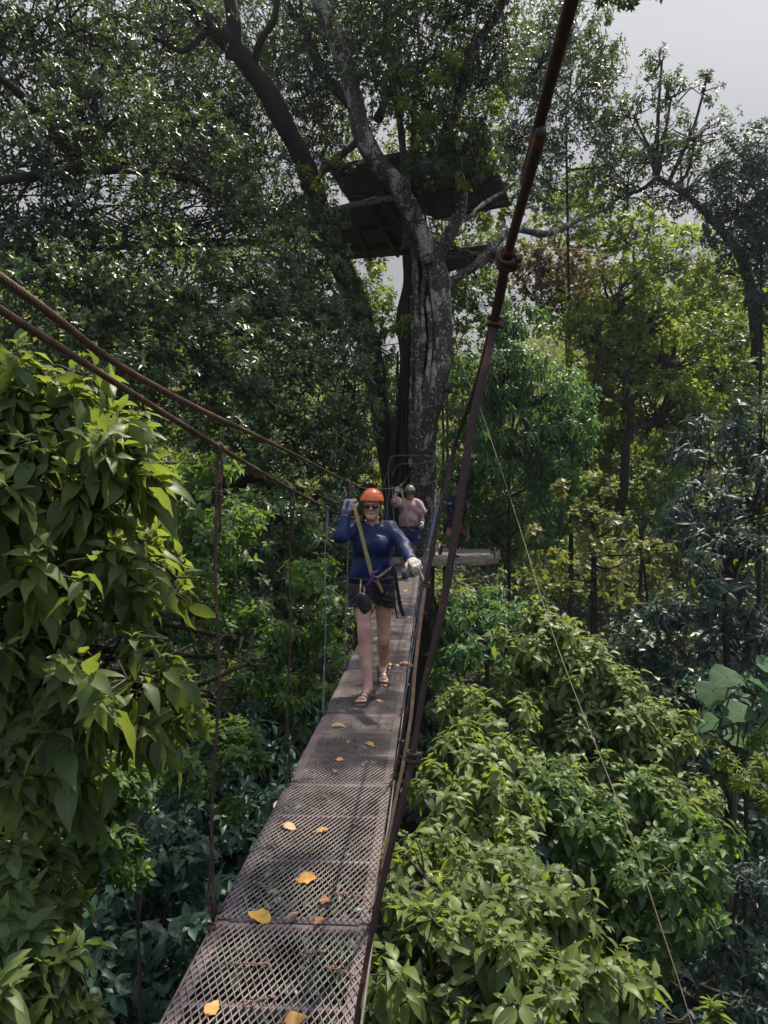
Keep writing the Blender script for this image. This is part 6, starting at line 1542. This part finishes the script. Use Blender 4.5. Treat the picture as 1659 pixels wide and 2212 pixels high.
# ================================================================== generic figures further off
def figure(label, cat, K, base, skin, shirtm, shortm, helm, glasses, gl, bare_arms, face, tum=0.0, hems=.5, arm_r=1.0, feet='shoe', h=.0085, handspec=None, hip=.150, chest=.165, waist=.150, sleeve=.55, shirt_drop=.06):
    t = thing('person', base, label, cat)
    f, u, r = headframe(K['head'], face, V(0, 0, 1)); s = .98
    allp = np.array([K[k] for k in K]); lo, hi = allp.min(0) - .26, allp.max(0) + .26
    S = Sdf(lo, hi, h); P, Rm = add_head(S, K['head'], f, u, r, s, True)
    S.cone(K['nb'] + V(0, .01, -.02), K['head'] - u * .045 - f * .01, .060, .055, k=.03)
    def tor(S, g_):
        S.cone(K['chest'], K['waist'], chest + g_, waist + g_, k=.05, sq=.72); S.cone(K['waist'], K['pel'], waist + g_, hip + g_, k=.05, sq=.78)
        S.cone(K['sR'] * .75 + K['chest'] * .25, K['sL'] * .75 + K['chest'] * .25, .082 + g_, k=.05)
        if tum: S.ell(K['waist'] + V(0, -.07, .03), V(.12, .10, .12) * tum + g_, k=.06)
        S.cone(K['nb'] - V(0, 0, .01), K['sR'] * .6 + K['nb'] * .4, .055 + g_, .050 + g_, k=.04); S.cone(K['nb'] - V(0, 0, .01), K['sL'] * .6 + K['nb'] * .4, .055 + g_, .050 + g_, k=.04)
    tor(S, -.006)
    for a, b, c in (('sR', 'eR', 'wR'), ('sL', 'eL', 'wL')):
        S.cone(K[a], K[b], .054 * arm_r, .044 * arm_r, k=.02); S.cone(K[b], K[c], .044 * arm_r, .029, k=.02)
    for a, b, c in (('hR', 'kR', 'aR'), ('hL', 'kL', 'aL')):
        S.cone(K[a], K[b], .085, .056, k=.03); m_ = K[b] * .66 + K[c] * .34 + V(0, .02, 0); S.cone(K[b], m_, .053, .056, k=.03); S.cone(m_, K[c], .054, .034, k=.03)
    HS = []
    for k_, hsp in zip(('wR', 'wL'), handspec):
        hh = hand(K[k_], *hsp); HS.append(hh)
        for a, b, ra, rb in hh: S.cone(a, b, ra - .002, rb - .002, k=.006)
    fts = []
    for a, b in (('aR', 'tR'), ('aL', 'tL')): fts.append(foot_prims(S, K[a], K[b], .06, 1.0, toes=False))
    S.build('body', skin, t)
    if gl:
        for hh, wr, el in ((HS[0], K['wR'], K['eR']), (HS[1], K['wL'], K['eL'])):
            pts = np.array([p for q in hh for p in q[:2]]); G = Sdf(np.minimum(pts.min(0), wr) - .07, np.maximum(pts.max(0), wr) + .07, .005)
            for a, b, ra, rb in hh: G.cone(a, b, ra + .004, rb + .004, k=.005)
            ax = nrm(wr - el); G.cone(wr - ax * .05, wr + ax * .03, .043, .039, k=.012); G.cut(wr - ax * .05, -ax); o = G.build('glove', M['glove'], t)
            mb = MB(); strap_loop(mb, wr - ax * .02, ax, .045, .045, V(0, 1, .3), .04, .003); mb.build('cuff', M['glove_purple'], o)
    hm = K['pel'] - V(0, 0, shirt_drop)
    S = Sdf(V(lo[0], lo[1], hm[2] - .05), V(hi[0], hi[1], K['nb'][2] + .12), h); tor(S, .012)
    S.cone(K['nb'] - V(0, -.01, .03), K['nb'] + V(0, .012, .01), .078, .072, k=.02)
    for a, b, c in (('sR', 'eR', 'wR'), ('sL', 'eL', 'wL')):
        if sleeve < 1: e = K[a] * (1 - sleeve) + K[b] * sleeve; S.cone(K[a], e, .076 * arm_r, .088 * arm_r, k=.03)
        else: S.cone(K[a], K[b], .070, .062, k=.03); e = K[b] * (2 - sleeve) + K[c] * (sleeve - 1); S.cone(K[b], e, .062, .056, k=.02)
    S.cut(hm, V(0, 0, -1)); S.cone(K['nb'] + V(0, -.01, -.01), K['nb'] + V(0, -.02, .12), .066, .08, k=.004, op='sub')
    S.ripple(lambda X: .009 * np.sin(30 * X[..., 2] + 18 * X[..., 0] + 3 * np.sin(9 * X[..., 0])) + .003 * np.sin(48 * X[..., 0] - 22 * X[..., 2]))
    sh = S.build('shirt', shirtm, t)
    mb = MB(); strap_loop(mb, K['nb'] + V(0, -.004, .006), V(0, -.45, 1), .074, .078, V(1, 0, 0), .022, .005); mb.build('collar', shirtm, sh)
    S = Sdf(V(lo[0], lo[1], min(K['kR'][2], K['kL'][2]) - .12), V(hi[0], hi[1], K['waist'][2] + .02), h); S.cone(K['waist'] - V(0, 0, .05), K['pel'], waist, hip + .014, k=.05, sq=.8)
    for a, b in (('hR', 'kR'), ('hL', 'kL')):
        e = K[a] * (1 - hems) + K[b] * hems; S.cone(K[a], e, .100, .092, k=.04); dcut = nrm(K[b] - K[a])
        S.cone(e + dcut * .095, e + dcut * .20, .12, .12, k=0, op='sub')
    S.cut(K['waist'] - V(0, 0, .04), V(0, 0, 1)); so = S.build('shorts', shortm, t)
    helmet(t, P, Rm, s * 1.03, *helm, vents=True)
    if glasses: sunglasses(t, P, Rm, s, M['lens'], M['black_plastic'])
    else:
        mb = MB()
        for q in (-1, 1): ball(mb, P(.083, .002, q * .030), .012, 8, 10)
        mb.build('eye', M['eye'], t)
    S = Sdf(K['head'] - .2, K['head'] + .2, .007); S.ell(P(-.022, .025, 0), V(.082, .096, .092) * s, Rm, k=.02); S.ell(P(.05, -.04, 0), V(.08, .085, .095) * s, Rm, k=.01, op='sub'); S.cut(P(0, -.045, 0), -u); S.build('hair', M['hair_d'], t)
    # harness
    mb = MB(); strap_loop(mb, K['pel'] * .7 + K['waist'] * .3, V(0, 0, 1), max(hip, waist) + .030, (hip + .03) * .84 + .05 * tum, V(1, 0, 0), .05, .008)
    for a, b in (('hR', 'kR'), ('hL', 'kL')): strap_loop(mb, K[a] * .75 + K[b] * .25, nrm(K[a] - K[b]) + V(0, -.2, 0), .116, .114, V(1, 0, 0), .045, .007)
    har = mb.build('harness', M['webbing'], t)
    if feet:
        for ft_ in fts:
            d, sd, up, heel, bl = ft_; S = Sdf(np.minimum(heel, bl) - .15, np.maximum(heel, bl) + .15, .007)
            S.cone(heel + up * .012, bl + up * .004, .041, .040, k=.02, sq=.85, ax=up); S.cone(heel + up * .05, bl + up * .02 - d * .06, .044, .030, k=.02); S.cone(bl, bl + d * .045, .040, .030, k=.02, sq=.75, ax=up)
            S.cone(heel + up * .10, heel + up * .2, .05, k=0, op='sub'); o = S.build('shoe', M['shoe'], t)
            S = Sdf(np.minimum(heel, bl) - .12, np.maximum(heel, bl) + .15, .007); R = np.stack([sd, d, up], 1); S.bx((heel + bl) / 2 + d * .02 - up * .026, V(.044, np.linalg.norm(bl - heel) / 2 + .065, .011), R, .010); S.build('shoe_sole', M['sole'] if feet != 'white' else M['sock'], o)
        for a, b in (('kR', 'aR'), ('kL', 'aL')):
            ax = nrm(K[b] - K[a]); mb = MB(); tube(mb, [K[b] - ax * .075, K[b] - ax * .03, K[b] + ax * .01], [.043, .042, .045], n=8, sides=14); mb.build('sock', M['sock'], t)
    return t, sh, so, har, P, Rm, HS

Dm = 13.75
K = dict(head=at(886, 1064, Dm - .06), nb=at(885.5, 1083, Dm), chest=at(885, 1098, Dm), waist=at(885, 1126, Dm), pel=at(884, 1144, Dm), sR=at(866, 1086, Dm), sL=at(905, 1089, Dm), eR=at(850, 1084, Dm - .26), eL=at(912, 1112, Dm - .05), wR=at(856, 1063, Dm - .12), wL=at(912, 1128, Dm - .16),
         hR=at(875, 1150, Dm), hL=at(894, 1150, Dm), kR=at(872, 1192, Dm - .16), kL=at(890, 1190, Dm + .02), aR=at(873, 1236, Dm - .10), aL=at(891, 1230, Dm + .16), tR=at(876, 1249, Dm - .32), tL=at(893, 1243, Dm - .02))
dk = lambda d: float(deck_z(d))
K['aR'][2] = dk(Dm) + .10; K['tR'][2] = dk(Dm) + .035; K['aL'][2] = dk(Dm) + .11; K['tL'][2] = dk(Dm) + .035
m1, sh, so_, har, P, Rm, HS = figure('man in grey helmet, sunglasses, dusty pink T-shirt and blue shorts following along the bridge', 'person', K, V(K['pel'][0], Dm, dk(Dm)), M['skin_m'], M['pink'], M['blue_shorts'], (M['helmet_grey'], M['helmet_dark']), True, True, True, V(.05, -1, -.12), tum=.95, hems=.62, arm_r=1.12,
       handspec=((at(862, 1050, Dm - .1) - K['wR'], V(.3, .9, 0), V(.9, -.3, .2), (60, 75, 45)), (at(914, 1137, Dm - .25) - K['wL'], V(-1, .2, 0), V(0, -1, .2), (30, 40, 30))), hip=.165, chest=.185, waist=.178, sleeve=.66, shirt_drop=.075)
mt = thing('rope_trolley', at(866, 1051, Dm - .1), 'small trolley in the gloved hand of the man in pink, with a thin olive lanyard', 'trolley')
mb = MB(); c = at(866, 1050, Dm - .12); flat_prism(mb, [(-.04, .02), (-.02, .04), (.02, .04), (.04, .02), (.012, -.06), (-.012, -.06)], c, V(.3, 1, 0), V(0, 0, 1), .03); ring(mb, c - V(0, 0, .08), V(.3, 1, 0), .028, .008, 16, 6, sq=1.5); mb.build('trolley_body', M['galv'], mt)
mb = MB(); band(mb, pp((867, 1056, Dm - .2), (871, 1078, Dm - .3), (876, 1104, Dm - .34), (881, 1134, Dm - .34)), .030, .012, V(0, -1, 0), 40); mb.build('lanyard', M['lanyard'], mt)
mb = MB(); tube(mb, pp((868, 1140, Dm - .34), (871, 1158, Dm - .36), (873, 1172, Dm - .34)), .030, n=12, sides=8, flat=.5); tube(mb, pp((878, 1136, Dm - .34), (885, 1146, Dm - .34), (882, 1160, Dm - .34)), .014, n=12, sides=6); mb.build('gear_loop', M['black_plastic'], har)

Dg = 17.1
K = dict(head=at(982, 1060, Dg - .05), nb=at(982, 1076, Dg), chest=at(982, 1090, Dg), waist=at(981, 1112, Dg), pel=at(980, 1126, Dg), sR=at(966, 1081, Dg), sL=at(999, 1083, Dg), eR=at(960, 1098, Dg - .12), eL=at(1010, 1107, Dg - .06), wR=at(953, 1092, Dg - .30), wL=at(1007.5, 1095, Dg - .26),
         hR=at(973, 1131, Dg), hL=at(988, 1131, Dg), kR=at(968, 1156, Dg - .22), kL=at(985, 1163, Dg - .03), aR=at(955, 1178, Dg + .06), aL=at(981, 1198, Dg + .08), tR=at(950, 1197, Dg - .06), tL=at(991, 1207, Dg - .14))
K['aL'][2] = PZ + .10; K['tL'][2] = PZ + .035
K['wL'] = at(1011.5, 1096, Dg - .22)
g1, sh, so_, har, P, Rm, HS = figure('guide in dark helmet and navy shirt standing on one leg on the plank platform', 'person', K, V(K['pel'][0], Dg, PZ), M['skin_g'], M['navy_shirt'], M['black_cloth'], (M['helmet_dark'], M['black_plastic']), False, False, True, V(-.05, -1, -.05), hems=.50, arm_r=.95,
       handspec=((at(950, 1087, Dg - .38) - K['wR'], V(.3, .8, 0), V(.6, -.6, .3), (60, 70, 40)), (V(.05, -.15, 1), V(0, -1, 0), V(-1, 0, .2), (12, 14, 10), 1.0, (.8, .5, .1), .12)), hip=.150, chest=.165, waist=.145, sleeve=.80, shirt_drop=.02, feet='white')
a, na = surf(sh, 970, 1088)
if a is not None:
    mb = MB(); box(mb, a + V(.01, -.008, 0), .10, .006, .045, bev=.002); mb.build('chest_print', M['blue_print'], sh)
mb = MB(); strap_loop(mb, K['pel'] + V(0, 0, .065), V(0, 0, 1), .188, .164, V(1, 0, 0), .022, .006); mb.build('belt_strap', M['web_red'], har)
gg = np.random.default_rng(12)
for mat, pts in (('web_red', ((992, 1124), (997, 1136), (994, 1146), (1001, 1153), (996, 1142))), ('galv', ((1003, 1128), (1009, 1140), (1010, 1152), (1004, 1158))), ('webbing', ((968, 1128), (962, 1140), (966, 1152), (972, 1146))), ('glove_tan', ((1006, 1154), (1012, 1160), (1008, 1166)))):
    mb = MB()
    for k_ in range(5): tube(mb, np.array(pp(*[(x + gg.normal(0, 2), y + gg.normal(0, 2), Dg - .12 + gg.normal(0, .03)) for x, y in pts])), .016 if mat != 'galv' else .009, n=24, sides=6)
    mb.build('gear_loop', M[mat], har)
# ------------------------------------------------------------------ fallen leaves and twigs on the mesh
def on_deck(px, py):
    r_ = ray(px, py); D = 3.0
    for _ in range(30): D = r_[1] * (float(deck_z(D)) - ZC) / r_[2]
    p = CAM + r_ * (D / r_[1]); p[2] = float(deck_z(D)) + .004; return p
z7 = lambda x, y: ((400 + x / 2.074) / 1.326, (2000 + y / 2.074) / 1.326)
z1 = lambda x, y: ((900 + x / 2.949) / 1.326, (1300 + y / 2.949) / 1.326)
TPL['dry'] = leaf_template(7, .34, .22, .10, .8); TPL['drycurl'] = leaf_template(7, .27, .75, .35, .8)
GF = 'fallen leaves on the bridge mesh'
LIT = [
 (z7(430, 1860), .062, 20, 'dry', 'dry_amber', 'plain amber fallen leaf alone near the lowest corner of the mesh'),
 (z7(925, 1925), .066, 70, 'dry', 'dry_amber', 'orange and yellow fallen leaf cut by the bottom picture edge'),
 (z7(715, 1310), .090, -70, 'dry', 'dry_yellow', 'largest bright yellow fallen leaf, lying just above the thick cross bar'),
 (z7(1070, 1340), .055, 30, 'drycurl', 'dry_brown', 'reddish-brown curled leaf touching the thick cross bar'),
 (z7(985, 1085), .088, -80, 'dry', 'dry_amber', 'broad square-ended amber leaf below the second cross bar'),
 (z7(885, 772), .075, -75, 'dry', 'dry_tan', 'pale tan oval leaf with a brown shred beside it'),
 (z7(1082, 795), .052, 80, 'dry', 'dry_amber', 'small deep orange leaf level with the pale tan oval one'),
 (z7(1110, 1222), .060, 60, 'drycurl', 'dry_brown', 'crumpled dark brown leaf over the green glimpse of bush through the mesh'),
 (z7(1165, 445), .052, 10, 'drycurl', 'dry_brown', 'dull brown leaf just beyond the black gap between the panels'),
 (z7(1183, 372), .050, -85, 'dry', 'dry_yellow', 'small lemon yellow leaf lying by itself beyond the dull brown one'),
 (z7(1243, 268), .062, 15, 'drycurl', 'dry_amber', 'folded golden leaf standing up, beside the flat golden one'),
 (z7(1372, 282), .066, -80, 'dry', 'dry_yellow', 'flat golden leaf with a point, beside the folded one'),
 (z7(1183, 172), .085, 80, 'drycurl', 'dry_tan', 'wide creased tan leaf ahead of the walker\'s front sandal'),
 (z1(555, 2098), .062, 85, 'dry', 'dry_tan', 'pale yellow leaf right next to the walker\'s front sandal'),
 (z1(655, 1790), .070, 30, 'drycurl', 'dry_yellow', 'creamy yellow leaf behind the walker\'s rear foot, first of the trio'),
 (z1(703, 1792), .055, 0, 'dry', 'dry_tan', 'small upright pale leaf, middle one of the trio behind the walker'),
 (z1(768, 1782), .120, 85, 'drycurl', 'dry_brown', 'long ribbed rust-brown leaf, last of the trio at the open deck edge'),
 (z1(610, 1968), .048, 10, 'drycurl', 'dry_tan', 'little tan leaf under the toes of the walker\'s rear foot'),
 (z1(497, 1985), .060, 40, 'drycurl', 'dry_brown', 'brown leaf caught between the walker\'s two feet'),
 (z1(800, 1390), .080, 70, 'dry', 'dry_tan', 'pale leaf far along the mesh near the hanging black strap end'),
 (z1(765, 1268), .075, 80, 'dry', 'dry_yellow', 'pale yellow leaf far along the mesh beside the black strap'),
 (z1(770, 1160), .080, 75, 'dry', 'dry_yellow', 'faint yellow leaf far along the mesh, just short of the man'),
 (z7(912, 1312), .050, 40, 'drycurl', 'dry_rose', 'shrivelled pinkish leaf between the yellow leaf and the reddish-brown one'),
]
g = np.random.default_rng(77)
for (px, py), size, ang, key, mat, lab in LIT:
    p = on_deck(px, py); a = math.radians(ang + 0)
    d = V(math.sin(a), math.cos(a) * 1.0, .08); n_ = nrm(V(g.normal(0, .2), -.25, 1)); d = nrm(d - n_ * np.dot(d, n_))
    size *= 1.0
    c = p - d * size * .5 + V(0, 0, .006 if key == 'dry' else .012)
    B, L_, S_, UV = TPL[key]; X = np.cross(d, n_)
    v = c + size * (B[:, :1] * X + B[:, 1:2] * d + B[:, 2:] * n_) + g.normal(0, .035 * size, B.shape) * np.array([1, 1, .6])
    mb = MB(); mb.v.append(v); mb.l.append(L_); mb.n.append(S_); mb.t.append(np.full(len(v), .5)); mb.c = len(v)
    tube(mb, [c + d * size * .05, c - d * size * .16 + V(0, 0, .004), c - d * size * .32], [.0014, .0012, .0009], n=6, sides=4)
    o = mb.build_at('fallen_leaf', M[mat], p); tag(o, lab, 'leaf', GF)
GT2 = 'dry twig tufts caught in the bridge mesh'
for (px, py), size, lab in ((z7(728, 1130), .10, 'pinkish dry twig tuft in the middle bay, level with the broad amber leaf'), (z7(650, 1600), .15, 'long dry twig spray lying across the lowest panel'), (z7(1190, 1640), .10, 'dry seed tuft near the open edge on the lowest panel'),
                            (z7(725, 1815), .12, 'straight brown twig with a tuft near the bottom picture edge'), (z7(1030, 1530), .08, 'small reddish tuft just below the thick cross bar'), (z7(797, 888), .05, 'tiny dry tuft close to the far edge of the middle bay'), (z7(1260, 1190), .16, 'thin dry grass stalks lying towards the open edge'), (z7(1080, 600), .06, 'scrap of dry stem just below the black gap between panels')):
    p = on_deck(px, py) + V(0, 0, .004); mb = MB(); a0 = g.uniform(-1, 1)
    ax = V(math.cos(a0), math.sin(a0) * .7, 0)
    tube(mb, [p - ax * size * .5, p + V(0, 0, .006), p + ax * size * .5], [.0016, .0018, .0012], n=8, sides=5)
    m = 16; t = g.uniform(-.5, .5, m); A = p + ax * size * t[:, None]; o = g.normal(0, 1, (m, 3)) * np.array([1, 1, .35]); o[:, 2] = np.abs(o[:, 2]); sticks(mb, A, A + o * size * .12, .0012, .0007, .1, g, 3)
    for k_ in range(7): ball(mb, p + ax * size * g.uniform(-.5, .5) + g.normal(0, .008, 3) * V(1, 1, .4) + V(0, 0, .004), V(.006, .004, .003) * g.uniform(.6, 1.3), 5, 6)
    o = mb.build_at('dry_twig', M['dry_rose'], p); tag(o, lab, 'twig', GT2)
print('LEAVES', NLEAF[0], 'objects', len(bpy.data.objects))

# ------------------------------------------------------------------ damp air
hz_, nt, out = newmat('haze_air')
pv = nt.nodes.new('ShaderNodeVolumePrincipled'); pv.inputs['Color'].default_value = (.78, .84, 1.0, 1); pv.inputs['Density'].default_value = .0005; pv.inputs['Anisotropy'].default_value = .35
nt.links.new(pv.outputs[0], out.inputs['Volume'])
mb = MB(); box(mb, (0, 150, 33), 1900, 2300, 70); ho = mb.build('haze', hz_, None, False); tag(ho, 'thin damp haze hanging in the valley air', 'haze', kind='stuff')
sc.cycles.volume_bounces = 0; sc.cycles.volume_max_steps = 64
